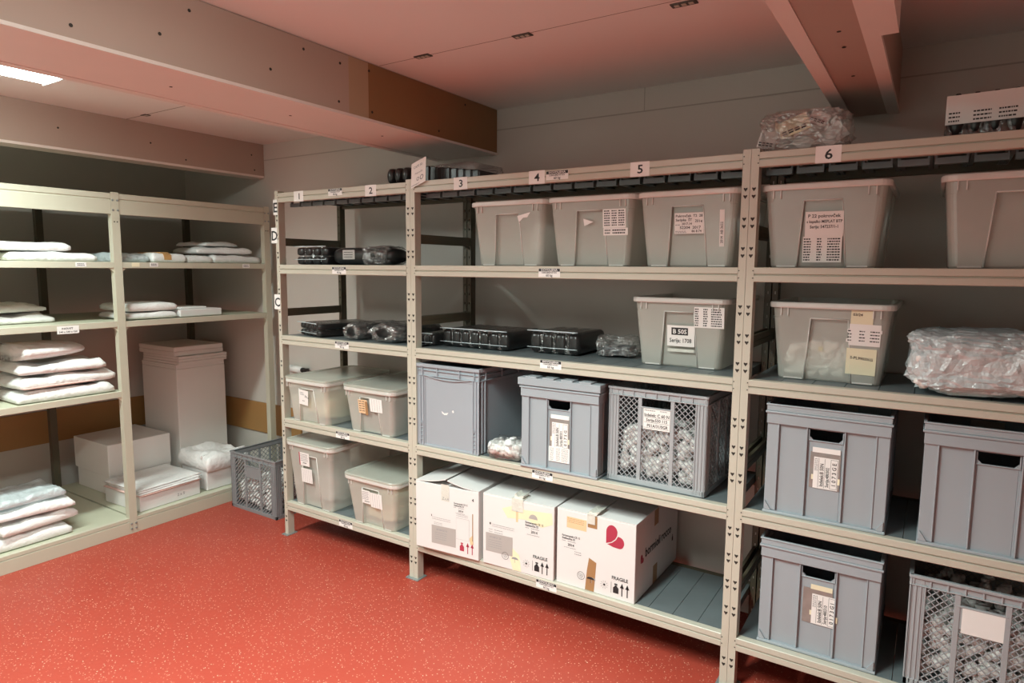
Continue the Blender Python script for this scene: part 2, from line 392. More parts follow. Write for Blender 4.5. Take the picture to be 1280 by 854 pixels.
def shelving(x0, x1, label, stickers, numbers, tags, kg):
    t = thing('shelving_unit', label, 'shelf', (x0, 0, 0), 0, 'cream steel shelving units along the back wall')
    W = x1-x0; pw = 0.0285
    for a, b, inn in ((0, pw, 1), (W-pw, W, -1)):
        p = front_post(a+0.0006, b-0.0006, inn).build('post', ['cream', 'hole', 'beige'], t)
        fa = a-0.012 if (a > 0 or x0 == 0) else a+0.0005; fb = b+0.012 if b < W else b-0.0005
        g = G(); g.box(fa, fb, -0.02, 0.055, 0, 0.004)
        g.build('foot', 'zinc', p)
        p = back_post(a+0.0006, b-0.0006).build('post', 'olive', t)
        g = G(); g.box(fa, fb, 0.44, 0.51, 0, 0.004); g.build('foot', 'zinc', p)
        for z in (1.73, 1.327, 0.86, 0.37):
            g = G(); xa = a+0.008
            g.box(xa, xa+0.012, 0.042, 0.456, z-0.022, z-0.001); g.box(xa, xa+0.012, 0.042, 0.456, z+0.002, z+0.022); g.box(xa+0.002, xa+0.010, 0.042, 0.456, z-0.001, z+0.002)
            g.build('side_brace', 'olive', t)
    for k, z in LZ.items():
        prof = [(0.028, 0), (-0.001, 0), (-0.003, -0.002), (-0.003, -0.0225), (0.004, -0.0245), (0.004, -0.0275), (-0.003, -0.0295), (-0.003, -HB+0.002), (-0.001, -HB), (0.028, -HB)]
        g = G(); g.prism([(y, z+c) for y, c in prof], 'x', pw, W-pw)
        bm = g.build('front_beam', 'cream', t)
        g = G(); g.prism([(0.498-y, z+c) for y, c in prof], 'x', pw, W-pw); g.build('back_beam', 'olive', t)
        # deck of folded steel panels
        g = G(); n = round((W-2*pw)/0.1); pwid = (W-2*pw)/n
        for i in range(n):
            a = pw+i*pwid+0.001; b = a+pwid-0.002
            g.box(a, b, 0.0285, 0.4685, z-0.003, z-0.0008)
            g.box(a, a+0.0015, 0.0285, 0.4685, z-0.034, z-0.003); g.box(b-0.0015, b, 0.0285, 0.4685, z-0.034, z-0.003)
            g.box(a, a+0.014, 0.0285, 0.4685, z-0.0355, z-0.034); g.box(b-0.014, b, 0.0285, 0.4685, z-0.0355, z-0.034)
            if k == 'E': g.box(a+0.006, b-0.006, 0.075, 0.10, z-0.072, z-0.052); g.box(a+0.006, a+0.012, 0.08, 0.095, z-0.052, z-0.003); g.box(b-0.012, b-0.006, 0.08, 0.095, z-0.052, z-0.003)
        g.build('deck', 'deck', t)
        if k in stickers:
            xs, zt = stickers[k]
            d = Decal((xs-x0, -0.003, zt))
            d.sheet(0, -0.036, 0.105, 0, PAPER, 1); d.rect(0.001, -0.0125, 0.104, -0.0005, INK, 1.6)
            d.text('DOVOLJENA', 0.0525, -0.0098, 0.0112, PAPER, 2.2, 'c', sx=1.25)
            d.text('OBREMENITEV', 0.0525, -0.0205, 0.0085, INK, 1.8, 'c', sx=1.35)
            d.text(kg, 0.0525, -0.0335, 0.0145, INK, 1.8, 'c')
            d.build('load_label', bm)
    for xs, tx in numbers:
        d = Decal((xs-x0, -0.003, 1.946))
        d.sheet(0, 0, 0.078, 0.055, PAPER, 1.5); d.text(tx, 0.04, 0.012, 0.045, INK, 2.5, 'c', sx=1.15)
        d.build('number_label', t, 'white card with the number '+tx)
    for (a, b, c, e, tx, sz) in tags:
        d = Decal((a, -0.0032, b)); d.sheet(0, 0, c, e, PAPER, 1.5); d.text(tx, c/2, (e-sz*0.72)/2, sz, INK, 2.5, 'c')
        d.build('letter_label', t, 'white card with the letter '+tx)
    return t
shelving(0, 1.0129, 'narrow cream steel shelving unit with letter cards E, D and C on its post', {'E': (0.442, 1.998), 'D': (0.459, 1.590), 'C': (0.468, 1.193), 'B': (0.459, 0.696), 'A': (0.468, 0.196)},
         ((0.167, '1'), (0.713, '2')), ((-0.012, 1.88, 0.034, 0.085, 'E', 0.075), (-0.036, 1.722, 0.052, 0.087, 'D', 0.075), (-0.028, 1.346, 0.052, 0.085, 'C', 0.07)), '40 kg')
shelving(1.0129, 2.5953, 'wide cream steel shelving unit with number cards 3, 4 and 5 on its top beam', {'E': (1.768, 1.994), 'D': (1.737, 1.591), 'C': (1.75, 1.198), 'B': (1.716, 0.702), 'A': (1.744, 0.200)},
         ((1.28, '3'), (1.684, '4'), (2.144, '5')), (), '60 kg')
shelving(2.5953, 4.1777, 'cream steel shelving unit with number card 6, at the right', {}, ((2.802, '6'),), (), '60 kg')

# ------------------------------------------------------------------ left storage rack
XL = -0.758; XB = -1.758
def left_rack():
    t = thing('storage_rack', 'deep beige storage rack on the left with white packages', 'shelf', (XL, 0, 0))
    D = XB-XL
    for y in (-1.49, -0.494, 0.505):
        g = G(); w = 0.022
        g.box(-0.04, 0.001, y-w, y+w, 0.0, 1.885)
        g.box(0.001, 0.003, y-w, y+w, 1.885-0.03, 2.0); g.box(-0.04, 0.001, y-w+0.004, y+w-0.004, 1.885, 1.99)
        for z in (1.835, ):
            for e in (-0.008, 0.008): g.box(0.0008, 0.0016, y+e-0.0035, y+e+0.0035, z-0.0035, z+0.0035, 1)
        for z in (0.03, 0.06, 1.90, 1.955):
            for e in (-0.013, 0.013): g.cyl((0.0028, y+e, z), 0.006, 0.003, 'x', 8, 2)
        g.build('post', ['beige', 'hole', 'zinc'], t, bevel=0.0015)
        g = G(); g.box(D, D+0.04, y-0.02, y+0.02, 0, 1.98); g.build('post', 'olive', t)
    for y0, y1, zs in ((-1.468, -0.516, (1.6088, 1.2711, 0.8623)), (-0.472, 0.483, (1.6088, 1.268))):
        g = G(); prof = [(-0.03, 1.993), (-0.002, 1.993), (0.0, 1.991), (0.0, 1.964), (-0.005, 1.961), (-0.005, 1.957), (0.0, 1.954), (0.0, 1.8777), (-0.03, 1.8777)]
        g.prism(prof, 'y', y0, y1); g.build('top_beam', 'beige', t)
        g = G(); g.box(D+0.03, -0.03, y0-0.018, y1+0.018, 1.955, 1.975); g.build('top_board', 'sage', t)
        for z in zs:
            g = G(); g.box(-0.022, -0.001, y0, y1, z-0.035, z); g.build('shelf_edge', 'beige', t, bevel=0.002)
            g = G(); g.box(D+0.04, D+0.06, y0, y1, z-0.035, z); g.build('back_edge', 'beige', t, bevel=0.002)
            g = G(); g.box(D+0.04, -0.022, y0-0.02, y1+0.02, z-0.028, z-0.002); g.build('shelf_board', 'sage', t)
            for yy, sg in ((y0, 1), (y1, -1)):
                g = G(); g.prism([(yy, z-0.035), (yy+sg*0.022, z-0.035), (yy, z-0.06)], 'x', -0.02, -0.006); g.build('bracket', 'beige', t)
        g = G(); g.box(-0.02, 0.0, y0, y1, 0.0, 0.072); g.box(-0.03, -0.003, y0, y1, 0.0745, 0.0954); g.build('plinth', 'beige', t, bevel=0.0015)
        g = G(); n = 1
        g.box(D+0.02, -0.03, y0-0.016, y1+0.016, 0.075, 0.0945); g.build('floor_board', 'sage', t, bevel=0.001)
    for (y, z, w, txt) in ((-0.717, 1.605, 0.055, 1), (-0.42, 1.606, 0.045, 0), (-0.316, 1.607, 0.05, 2), (0.304, 1.604, 0.054, 1), (-0.827, 1.262, 0.107, 3)):
        h = 0.024 if txt != 3 else 0.042
        d = Decal((0.0, y, z-h), (0, 1, 0), (0, 0, 1)); d.sheet(0, 0, w, h, PAPER if txt else NOTE, 1.2)
        if txt == 3:
            d.text('INKRAFT', 0.05, 0.024, 0.014, INK, 2, 'c'); d.text('540 x 540 x 150', 0.053, 0.006, 0.0135, INK, 2, 'c')
        elif txt: d.rows(0.004, 0.004, w-0.004, h-0.004, 2, ((0.1, 0.9),), INK, 2, seed=txt)
        d.build('shelf_label', t)
left_rack()

# ------------------------------------------------------------------ soft things
def pillow(w, d, h, seed=0, wr=0.006, p=11.0, nx=28, ny=22, freq=9.0, sag=0.0):
    """a flat parcel or folded garment: flat base, full top, creased"""
    rings = []
    def zz(u, v):
        a = max(0, 1-abs(2*u-1)**p); b = max(0, 1-abs(2*v-1)**p)
        return (a*b)**0.35
    vs = []; fs = []
    for side in (1, 0):
        for j in range(ny+1):
            for i in range(nx+1):
                u, v = i/nx, j/ny
                f = zz(u, v); q = Vector((u*w*freq+seed*7.3, v*d*freq+seed*3.1, seed*1.7+side*5))
                n1 = noise.noise(q)+0.5*abs(noise.noise(q*2.3))
                x = (u-0.5)*w*(1+0.02*noise.noise(q*0.5)); y = (v-0.5)*d*(1+0.02*noise.noise(q*0.6+Vector((9, 0, 0))))
                z = (h*(0.58+0.42*f) - sag*abs(2*u-1)**2 + wr*n1*f*1.6) if side else h*0.16*(1-f)
                if not side: z = min(z, h*0.16)
                vs.append((x, y, max(z, 0.0)))
    mz = max(v[2] for v in vs); vs = [(x, y, z*h/mz) for x, y, z in vs]
    k = (nx+1)*(ny+1)
    for j in range(ny):
        for i in range(nx):
            a = j*(nx+1)+i
            fs.append((a, a+1, a+nx+2, a+nx+1)); fs.append((k+a+nx+1, k+a+nx+2, k+a+1, k+a))
    for i in range(nx):
        fs.append((k+i, k+i+1, i+1, i)); a = ny*(nx+1)+i; fs.append((a, a+1, k+a+1, k+a))
    for j in range(ny):
        a = j*(nx+1); b = a+nx+1; fs.append((a, b, k+b, k+a)); a += nx; b += nx; fs.append((k+a, k+b, b, a))
    g = G(); g.add(vs, fs, 0, True); return g
def _ico(n=4):
    import bmesh
    bm = bmesh.new(); bmesh.ops.create_icosphere(bm, subdivisions=n, radius=1)
    vs = [v.co.copy() for v in bm.verts]; fs = [tuple(v.index for v in f.verts) for f in bm.faces]; bm.free(); return vs, fs
ICO = {n: _ico(n) for n in (1, 2, 4, 5)}
def blob(w, d, h, seed=0, amp=0.12, freq=2.2, e=0.55, n=4, fold=0.5, crinkle=0.0):
    """a stuffed crumpled bag sitting on its base"""
    vs, fs = ICO[n]; out = []
    for v in vs:
        q = Vector([math.copysign(abs(c)**e, c) for c in v]); q = q/max(1e-6, max(abs(c) for c in q))**0.35
        s = Vector((seed*5.1, seed*2.7, seed*9.3))
        r = 1+amp*noise.noise(v*freq+s)+amp*fold*(abs(noise.noise(v*freq*2.7+s))-0.25)+amp*0.35*noise.noise(v*freq*6+s)
        if crinkle: r += crinkle*(abs(noise.noise(v*7+s))+0.6*abs(noise.noise(v*13-s))-0.3)
        p = q*r*0.86
        out.append((p.x*w/2, p.y*d/2, max(0.0, (p.z*0.5+0.46)*h)))
    g = G(); g.add(out, fs, 0, not crinkle); return g
def lumps(n, box, r, seed, bottom=0.0, front=True, shape='cap'):
    """many small closures filling a box, as one object"""
    rd = random.Random(seed); g = G(); (x0, x1, y0, y1, z0, z1) = box; vs, fs = ICO[1]
    for i in range(n):
        f = rd.random()
        x = rd.uniform(x0, x1); y = y0+(y1-y0)*(rd.random()**2.0); z = z0+(z1-z0)*rd.random()
        hz = z1-(z1-z0)*0.35*abs((x-(x0+x1)/2)/((x1-x0)/2))**2
        z = min(z, hz)
        rr = r*rd.uniform(0.75, 1.25); ax = Vector((rd.gauss(0,1), rd.gauss(0,1), rd.gauss(0,1))).normalized()
        m = Matrix.Rotation(rd.uniform(0, 6), 3, ax)
        if shape == 'cap':
            st = len(g.v); g.cyl((0, 0, -rr*0.8), rr, rr*1.6, 'z', 8, 0, True)
            g.v[st:] = [tuple(m @ Vector(v) + Vector((x, y, z))) for v in g.v[st:]]
        else:
            g.add([tuple(m @ Vector((v.x*rr*1.5, v.y*rr*0.8, v.z*rr)) + Vector((x, y, z))) for v in vs], fs, 0, True)
    return g

def parcels(items):
    for nm, lab, cat, grp, (x, y, z), rz, (w, d, h), seed, m, kw in items:
        o = pillow(w, d, h, seed, **kw).build(nm, m); o.location = (x, y, z); o.rotation_euler = (0, 0, rz)
        tag(o, lab, cat, grp)
ZS4, ZS3, ZS2, ZF = 1.6068+0.0005, 1.2691+0.0005, 0.8603+0.0005, 0.095
H = PI/2
# white parcels on the left rack (x runs into the rack)
parcels((
 ('wrapped_parcel', 'white plastic parcel lying flat on the upper left shelf, lower of two', 'parcel', 'white parcels on the upper left shelf', (-0.98, -0.80, ZS4), 0, (0.38, 0.42, 0.055), 1, 'cloth', {}),
 ('wrapped_parcel', 'smaller white plastic parcel on top of another on the upper left shelf', 'parcel', 'white parcels on the upper left shelf', (-0.98, -0.90, ZS4+0.056), 0, (0.33, 0.38, 0.055), 2, 'cloth', {}),
 ('wrapped_parcel', 'flat pale blue-white plastic parcel beside the middle post on the top shelf', 'parcel', 'white parcels on the upper right shelf', (-1.02, -0.392, ZS4), 0, (0.40, 0.21, 0.06), 3, 'milkbag', {'wr': 0.01}),
 ('wrapped_parcel', 'clear-wrapped white parcel left of the tall pile on the top shelf', 'parcel', 'white parcels on the upper right shelf', (-0.99, 0.032, ZS4), 0.03, (0.36, 0.17, 0.055), 5, 'cloth', {'wr': 0.012}),
 ('wrapped_parcel', 'white parcel at the shelf corner, right one of the pile base', 'parcel', 'white parcels on the upper right shelf', (-0.99, 0.31, ZS4), 0, (0.36, 0.36, 0.062), 6, 'cloth', {'wr': 0.012}),
 ('wrapped_parcel', 'white parcel in the middle of the three-layer pile on the top shelf', 'parcel', 'white parcels on the upper right shelf', (-1.02, 0.26, ZS4+0.063), -0.1, (0.34, 0.38, 0.05), 7, 'cloth', {'wr': 0.012}),
 ('wrapped_parcel', 'grey-white parcel topping the three-layer pile on the top shelf', 'parcel', 'white parcels on the upper right shelf', (-1.05, 0.24, ZS4+0.114), 0.15, (0.28, 0.26, 0.035), 8, 'cloth', {'wr': 0.015}),
 ('wrapped_parcel', 'white parcel beside the middle post, lower of two on the second shelf', 'parcel', 'white parcels on the second shelf', (-0.97, -0.29, ZS3), 0, (0.34, 0.30, 0.045), 9, 'cloth', {}),
 ('wrapped_parcel', 'white parcel lying on another beside the middle post, second shelf', 'parcel', 'white parcels on the second shelf', (-0.98, -0.28, ZS3+0.046), 0.03, (0.34, 0.29, 0.055), 10, 'cloth', {}),
 ('wrapped_parcel', 'crumpled grey-white parcel at the back of the left second shelf', 'parcel', 'crumpled parcels at the left of the second shelf', (-1.15, -0.92, ZS3), 0, (0.36, 0.34, 0.06), 11, 'cloth', {'wr': 0.02}),
 ('wrapped_parcel', 'crumpled grey-white parcel on top at the left of the second shelf', 'parcel', 'crumpled parcels at the left of the second shelf', (-1.16, -0.94, ZS3+0.061), 0.2, (0.32, 0.30, 0.055), 12, 'cloth', {'wr': 0.02}),
 ('folded_garment', 'plastic-wrapped white garment at the bottom of the pile on the third shelf', 'garment', 'white garments piled on the third shelf', (-0.99, -0.78, ZS2), 0, (0.40, 0.48, 0.07), 13, 'cloth', {'wr': 0.016}),
 ('folded_garment', 'white garment with a pink hem in the middle of the pile, third shelf', 'garment', 'white garments piled on the third shelf', (-0.99, -0.77, ZS2+0.071), 0.05, (0.38, 0.48, 0.075), 14, 'cloth', {'wr': 0.016}),
 ('folded_garment', 'plastic-covered white garment second from the top of the pile, third shelf', 'garment', 'white garments piled on the third shelf', (-0.98, -0.78, ZS2+0.147), -0.04, (0.36, 0.42, 0.065), 15, 'cloth', {'wr': 0.018}),
 ('wrapped_parcel', 'white parcel lowest of the pile at the left on the rack floor', 'parcel', 'white parcels piled on the rack floor', (-0.98, -0.98, ZF), 0, (0.34, 0.36, 0.08), 16, 'cloth', {'wr': 0.02}),
 ('wrapped_parcel', 'creased white parcel second from the bottom at the left on the rack floor', 'parcel', 'white parcels piled on the rack floor', (-0.98, -0.96, ZF+0.081), 0.1, (0.34, 0.37, 0.07), 17, 'cloth', {'wr': 0.02}),
 ('wrapped_parcel', 'white parcel with a pointed end, third layer at the left on the rack floor', 'parcel', 'white parcels piled on the rack floor', (-0.98, -0.95, ZF+0.152), -0.1, (0.32, 0.38, 0.06), 18, 'cloth', {'wr': 0.02}),
 ('wrapped_parcel', 'clear-wrapped parcel topping the pile at the left on the rack floor', 'parcel', 'white parcels piled on the rack floor', (-1.0, -0.98, ZF+0.213), 0, (0.30, 0.36, 0.06), 19, 'milkbag', {'wr': 0.02}),
))
# the pink hem, a child of its garment; the rolled garment on top
o = next(o for o in COL.objects if o.get('label', '').startswith('white garment with a pink hem'))
g = pillow(0.388, 0.36, 0.016, 31, 0.004); p = g.build('hem', 'pink', o); p.location = (0.006, -0.05, 0.006)
p['label'] = 'pink hem'
t = thing('folded_garment', 'rolled white garment with a pink inside topping the pile, third shelf', 'garment', (-0.96, -0.82, ZS2+0.2135), 0, 'white garments piled on the third shelf')
g = G(); ring = []
for k in range(9):
    y = -0.16+0.30*k/8; r = []
    for i in range(20):
        a = 2*PI*i/20; s = 1+0.05*noise.noise(Vector((k*0.7, math.cos(a)*2, math.sin(a)*2)))
        f = 1-0.25*(k/8)**3
        r.append((0.16*math.cos(a)*s*f, y+0.02*math.cos(a*2), 0.052+0.05*math.sin(a)*s*f))
    ring.append(r)
g.loft(ring, 0, True, True, True); g.build('roll', 'cloth', t, bevel=0)
g = G(); g.cyl((0.05, 0.142, 0.05), 0.03, 0.006, 'y', 16); g.build('lining', 'pink', t)
# parcel with a tan band
t = thing('wrapped_parcel', 'white parcel with a tan paper band on the top shelf', 'parcel', (-0.97, -0.168, ZS4), 0, 'white parcels on the upper right shelf')
pillow(0.34, 0.21, 0.062, 4).build('wrapping', 'cloth', t)
g = G(); g.prism([(-0.172, 0.018), (-0.168, 0.05), (-0.13, 0.0655), (0.13, 0.0655), (0.168, 0.05), (0.172, 0.018)], 'y', -0.035, 0.01)
g.build('band', 'tan', t)
# stack of flat boxes on the second shelf
t = thing('flat_box', 'flat cream-white box with a paper slip right of the parcels, second shelf', 'box', (-0.97, 0.02, ZS3), 0.02, 'white parcels on the second shelf')
g = G(); g.box(-0.17, 0.17, -0.145, 0.145, 0, 0.045); g.build('body', 'carton', t, bevel=0.006)
g = G(); g.box(-0.12, 0.10, -0.09, 0.08, 0.0455, 0.056); g.build('paper_slip', 'paper', t, bevel=0.002)
# foam stacks on the rack floor
def block(nm, lab, cat, grp, x0, x1, y0, y1, z0, z1, m='foam', bv=0.004, rz=0.0, layers=0):
    t_ = G(); xc, yc = (x0+x1)/2, (y0+y1)/2
    if layers:
        rd = random.Random(int(z0*1000)); dz = (z1-z0)/layers
        for i in range(layers):
            e = rd.uniform(-0.004, 0.004); f = rd.uniform(-0.004, 0.004)
            t_.box(x0-xc+e, x1-xc+e, y0-yc+f, y1-yc+f, i*dz, (i+1)*dz-0.0006)
    else: t_.box(x0-xc, x1-xc, y0-yc, y1-yc, 0, z1-z0)
    o = t_.build(nm, m, bevel=bv); o.location = (xc, yc, z0); o.rotation_euler = (0, 0, rz)
    return tag(o, lab, cat, grp)
FG = 'white foam blocks on the rack floor'
block('foam_block', 'tall white foam block carrying the slabs, behind the wrapped bag', 'foam block', FG, -1.70, -1.25, 0.093, 0.463, ZF, 0.868, bv=0.005)
block('foam_slab', 'white foam slab lowest of three on the tall block', 'foam slab', FG, -1.70, -1.252, 0.096, 0.463, 0.8685, 0.90, layers=2, bv=0.002)
block('foam_slab', 'white foam slab sticking forward, middle of three on the tall block', 'foam slab', FG, -1.69, -1.235, 0.098, 0.472, 0.9005, 0.957, layers=3, bv=0.004, rz=0.015)
block('foam_slab', 'white foam slab topping the tall stack', 'foam slab', FG, -1.72, -1.255, 0.086, 0.458, 0.958, 1.024, layers=2, bv=0.006)
block('foam_block', 'white foam block under the low stack, lower one standing on the rack floor', 'foam block', FG, -1.68, -1.25, -0.385, 0.02, ZF, 0.222, bv=0.004)
block('foam_block', 'white foam block upper one of the low stack beside the middle post', 'foam block', FG, -1.70, -1.246, -0.39, 0.022, 0.2225, 0.432, bv=0.004, rz=0.005)
# flat white box with loose sheets at the front
t = thing('flat_box', 'flat white box with loose sheets and a pink edge, front of rack floor', 'box', (-1.0, -0.24, ZF+0.001), 0.05)
g = G(); g.box(-0.19, 0.19, -0.20, 0.20, 0, 0.095); b = g.build('body', 'carton', t, bevel=0.004)
d = Decal((0.19, 0.04, 0.02), (0, 1, 0), (0, 0, 1)); d.text('2 x 5', 0, 0.01, 0.025, FAINT, 1.5); d.build('handwriting', b)
g = pillow(0.40, 0.41, 0.012, 41, 0.003); o = g.build('pink_sheet', 'pink', t); o.location = (0, 0, 0.094)
for k in range(3):
    g = pillow(0.385-0.01*k, 0.40+0.01*k, 0.016, 42+k, 0.006); o = g.build('sheet', 'cloth', t); o.location = (-0.004*k+0.008, 0.004, 0.103+0.013*k); o.rotation_euler = (0, 0.01*k, 0.03*(k-1))
# wrapped white bag beside it
t = thing('wrapped_box', 'white box in a loose plastic bag between the flat box and the lattice crate', 'box', (-0.97, 0.178, ZF+0.001), -0.02)
g = G(); g.box(-0.15, 0.15, -0.155, 0.13, 0, 0.14); g.build('body', 'carton', t, bevel=0.006)
o = pillow(0.36, 0.32, 0.13, 51, 0.03).build('bag', 'cloth', t); o.location = (0, -0.005, 0.125)
g = G(); g.box(0.10, 0.112, -0.17, 0.16, 0.215, 0.235); o = g.build('flap', 'cloth', t, bevel=0.004)
# ------------------------------------------------------------------ frosted bins
def rr(w, d, r, y0, z, rec=None, n=5):
    """rounded rectangle ring, front side first (y0 = front). rec=(xl,xr,depth): stepped-back centre panel in the front and back walls"""
    x = w/2; pts = []
    def arc(cx, cy, a0):
        return [(cx+r*math.cos(a0+H*i/n), cy+r*math.sin(a0+H*i/n), z) for i in range(n+1)]
    pts += arc(-x+r, y0+r, PI)
    xl, xr, q = rec if rec else (-0.06, 0.06, 0)
    pts += [(xl, y0, z), (xl+0.004*(q > 0), y0+q, z), (xr-0.004*(q > 0), y0+q, z), (xr, y0, z)]
    pts += arc(x-r, y0+r, -H)
    pts += arc(x-r, y0+d-r, 0)
    pts += [(xr, y0+d, z), (xr-0.004*(q > 0), y0+d-q, z), (xl+0.004*(q > 0), y0+d-q, z), (xl, y0+d, z)]
    pts += arc(-x+r, y0+d-r, H)
    return pts
BG = 'frosted plastic bins on the shelves'
def bin_box(loc, label, h=0.285, wt=0.381, wb=0.33, dt=0.50, lid=False, rz=0.0, ph=0.80, group=BG):
    t = thing('storage_bin', label, 'bin', loc, rz, group)
    db = dt-0.05; zp = h*ph
    W = lambda z: wb+(wt-wb)*z/h
    DD = lambda z: db+(dt-db)*z/h
    Y = lambda z: 0.025*(1-z/h)
    pw0, pw1 = 0.077, 0.060
    px = lambda z: pw0+(pw1-pw0)*z/zp
    g = G(); R = []
    for z in (0.0, 0.006, zp*0.5, zp): R.append(rr(W(z)-(0.006 if z == 0 else 0), DD(z)-(0.006 if z == 0 else 0), 0.025, Y(z)+(0.003 if z == 0 else 0), z, (-px(z), px(z), 0.014)))
    for z in (zp+0.0008, h-0.02, h): R.append(rr(W(z), DD(z), 0.028, Y(z), z))
    g.loft(R, 0, False, True, False)
    # white tubes stand in for light caught along the centre panel's edges
    def edge_glint(a, b, w):
        g.tube([a, b], w, 5, 1)
    yb = lambda z: Y(z)-0.0005
    for s in (-1, 1): edge_glint((s*px(0.004), yb(0.004), 0.004), (s*px(zp), yb(zp), zp), 0.0024)
    edge_glint((-px(zp), yb(zp), zp), (px(zp), yb(zp), zp), 0.0024)
    for s in (-1, 1):
        for k in (0.135, 0.158): g.box(s*k-0.0018, s*k+0.0018, Y(h-0.05)-0.008, Y(h-0.05)+0.002, h-0.048, h-0.018, 1)
        xa, xb = sorted((s*px(0)+s*0.004, s*(W(0)/2-0.022))); g.box(xa, xb, Y(0.004)-0.0015, Y(0.004)+0.002, 0.002, 0.007, 1)
    body = g.build('body', ['bin', 'binrim_glint'], t)
    g = G()
    def off(z, o): return rr(W(h)+2*o, DD(h)+2*o, 0.03+o, Y(h)-o, z)
    g.loft([off(h-0.020, 0.0005), off(h-0.020, 0.010), off(h-0.016, 0.012), off(h-0.004, 0.012), off(h, 0.009), off(h, -0.002)], 0, False)
    g.build('rim', 'binrim_glint', t)
    if lid:
        g = G(); g.loft([off(h+0.0015, 0.009), off(h+0.0015, 0.014), off(h+0.010, 0.014), off(h+0.013, 0.011), off(h+0.013, -0.004), off(h+0.008, -0.010)], 0, False, True, True)
        g.build('lid', 'lid', t)
    def face(x, z, tilt=0.0):
        """a decal frame lying on the sloping front wall"""
        sl = Vector((0, -0.025/h, 1)).normalized()
        ux = Vector((math.cos(tilt), 0, math.sin(tilt)))
        uy = sl*math.cos(tilt) + Vector((-math.sin(tilt), 0, 0))
        return Decal((x, Y(z)-0.0022, z), ux, uy)
    return t, face
zD, zC, zB, zA = (LZ[k]+0.0008 for k in 'DCBA')
# top row
t, F = bin_box((1.551, 0.028, zD), 'frosted bin with a torn white label scrap, leftmost on the top row')
d = F(0.055, 0.196); d.poly([(-0.002, 0.022), (0.066, 0.036), (0.05, 0.014), (0.028, 0.013), (0.006, -0.006)], PAPER); d.poly([(0.006, -0.008), (0.012, -0.008), (0.01, -0.022)], PAPER); d.build('label_scrap', t)
t, F = bin_box((1.957, 0.028, zD), 'frosted bin with a torn triangle and a table label, second on the top row')
d = F(-0.03, 0.165); d.poly([(0, 0.03), (0.045, 0.016), (0.004, 0.0)], PAPER); d.build('label_scrap', t)
d = F(0.058, 0.125); d.sheet(0, 0.03, 0.10, 0.105); d.sheet(0.002, 0, 0.108, 0.029); d.rows(0.004, 0.036, 0.096, 0.102, 7, ((0.02, 0.3), (0.38, 0.62), (0.7, 0.98)), INK, 2, 3); d.rows(0.006, 0.004, 0.1, 0.026, 2, ((0.02, 0.3), (0.38, 0.98)), INK, 2, 4)
d.build('label', t)
t, F = bin_box((2.3625, 0.028, zD), 'frosted bin with a handwritten label and a narrow upright label on the top row')
d = F(-0.048, 0.125); d.sheet(0, 0, 0.112, 0.078)
d.text('Pokrovček  T2  28', 0.004, 0.062, 0.0135); d.text('Serijska  ŠT', 0.004, 0.047, 0.0135); d.text('2014', 0.078, 0.043, 0.014, rot=-0.1); d.text('2017.14', 0.028, 0.033, 0.012); d.text('52204  2017', 0.02, 0.018, 0.0145, sx=1.1); d.text('86 8.74', 0.066, 0.005, 0.0125); d.rows(0.003, 0.002, 0.05, 0.012, 2, ((0, 0.9),), FAINT, 2, 5)
d.rows(0.003, 0.03, 0.022, 0.036, 1, ((0, 1),), FAINT, 2, 6)
d.build('label', t)
d = F(0.122, 0.075); d.sheet(0, 0, 0.018, 0.135); d.text('2014  AB 3652', 0.0125, 0.012, 0.013, INK, 2, 'l', H); d.build('label', t)
t, F = bin_box((2.829, 0.028, zD), 'frosted bin with a long white printed label, on the top row below card 6')
d = F(-0.056, 0.018); d.sheet(0.003, 0.087, 0.122, 0.172); d.sheet(-0.002, 0, 0.12, 0.088)
d.text('P 22 pokrovček', 0.062, 0.152, 0.0155, al='c'); d.text('s kapalko MEPLAT BTP', 0.063, 0.134, 0.0135, al='c', sx=0.86); d.text('Serija: 547237/1-1', 0.062, 0.116, 0.0145, al='c', sx=0.85)
d.rows(0.001, 0.004, 0.117, 0.084, 9, ((0.0, 0.2), (0.36, 0.5), (0.64, 0.98)), INK, 2, 8); d.build('label', t)
t, F = bin_box((3.362, 0.028, zD), 'empty-looking frosted bin without a label at the far right of the top row')
# third row
t, F = bin_box((2.313, 0.125, zC), 'frosted bin with the black B 50S label on the middle shelf', h=0.28)
d = F(-0.048, 0.085); d.sheet(0, 0, 0.112, 0.085)
d.rect(0.018, 0.046, 0.086, 0.076, INK, 1.6); d.text('B 50S', 0.052, 0.052, 0.025, PAPER, 2.2, 'c'); d.text('Serija: 1708', 0.055, 0.016, 0.0235, INK, 2, 'c', sx=0.82); d.build('label', t)
d = F(-0.046, 0.062); d.sheet(0, 0, 0.108, 0.012, CLOUDY, 0.6); d.build('tape', t)
d = F(0.062, 0.165); d.sheet(0, 0, 0.117, 0.082); d.rows(0.003, 0.005, 0.113, 0.078, 8, ((0.0, 0.13), (0.3, 0.46), (0.58, 0.95)), INK, 2, 9); d.build('label', t)
t, F = bin_box((2.863, 0.088, zC), 'frosted bin holding a clear bag of small white parts, with a cream note', h=0.28)
d = F(0.058, 0.055, -0.02)
d.sheet(0.006, 0.155, 0.074, 0.205, NOTE, 0.8); d.sheet(0.004, 0.083, 0.1, 0.158); d.sheet(-0.002, 0.128, 0.104, 0.14, PAPER, 1.3); d.sheet(-0.004, 0.094, 0.1, 0.106, PAPER, 1.3)
d.rows(0.0, 0.095, 0.098, 0.139, 4, ((0.0, 0.12), (0.36, 0.54), (0.7, 0.98)), INK, 2, 10, 0.35)
d.text('03/24', 0.012, 0.186, 0.013, INK, 2); d.build('label', t)
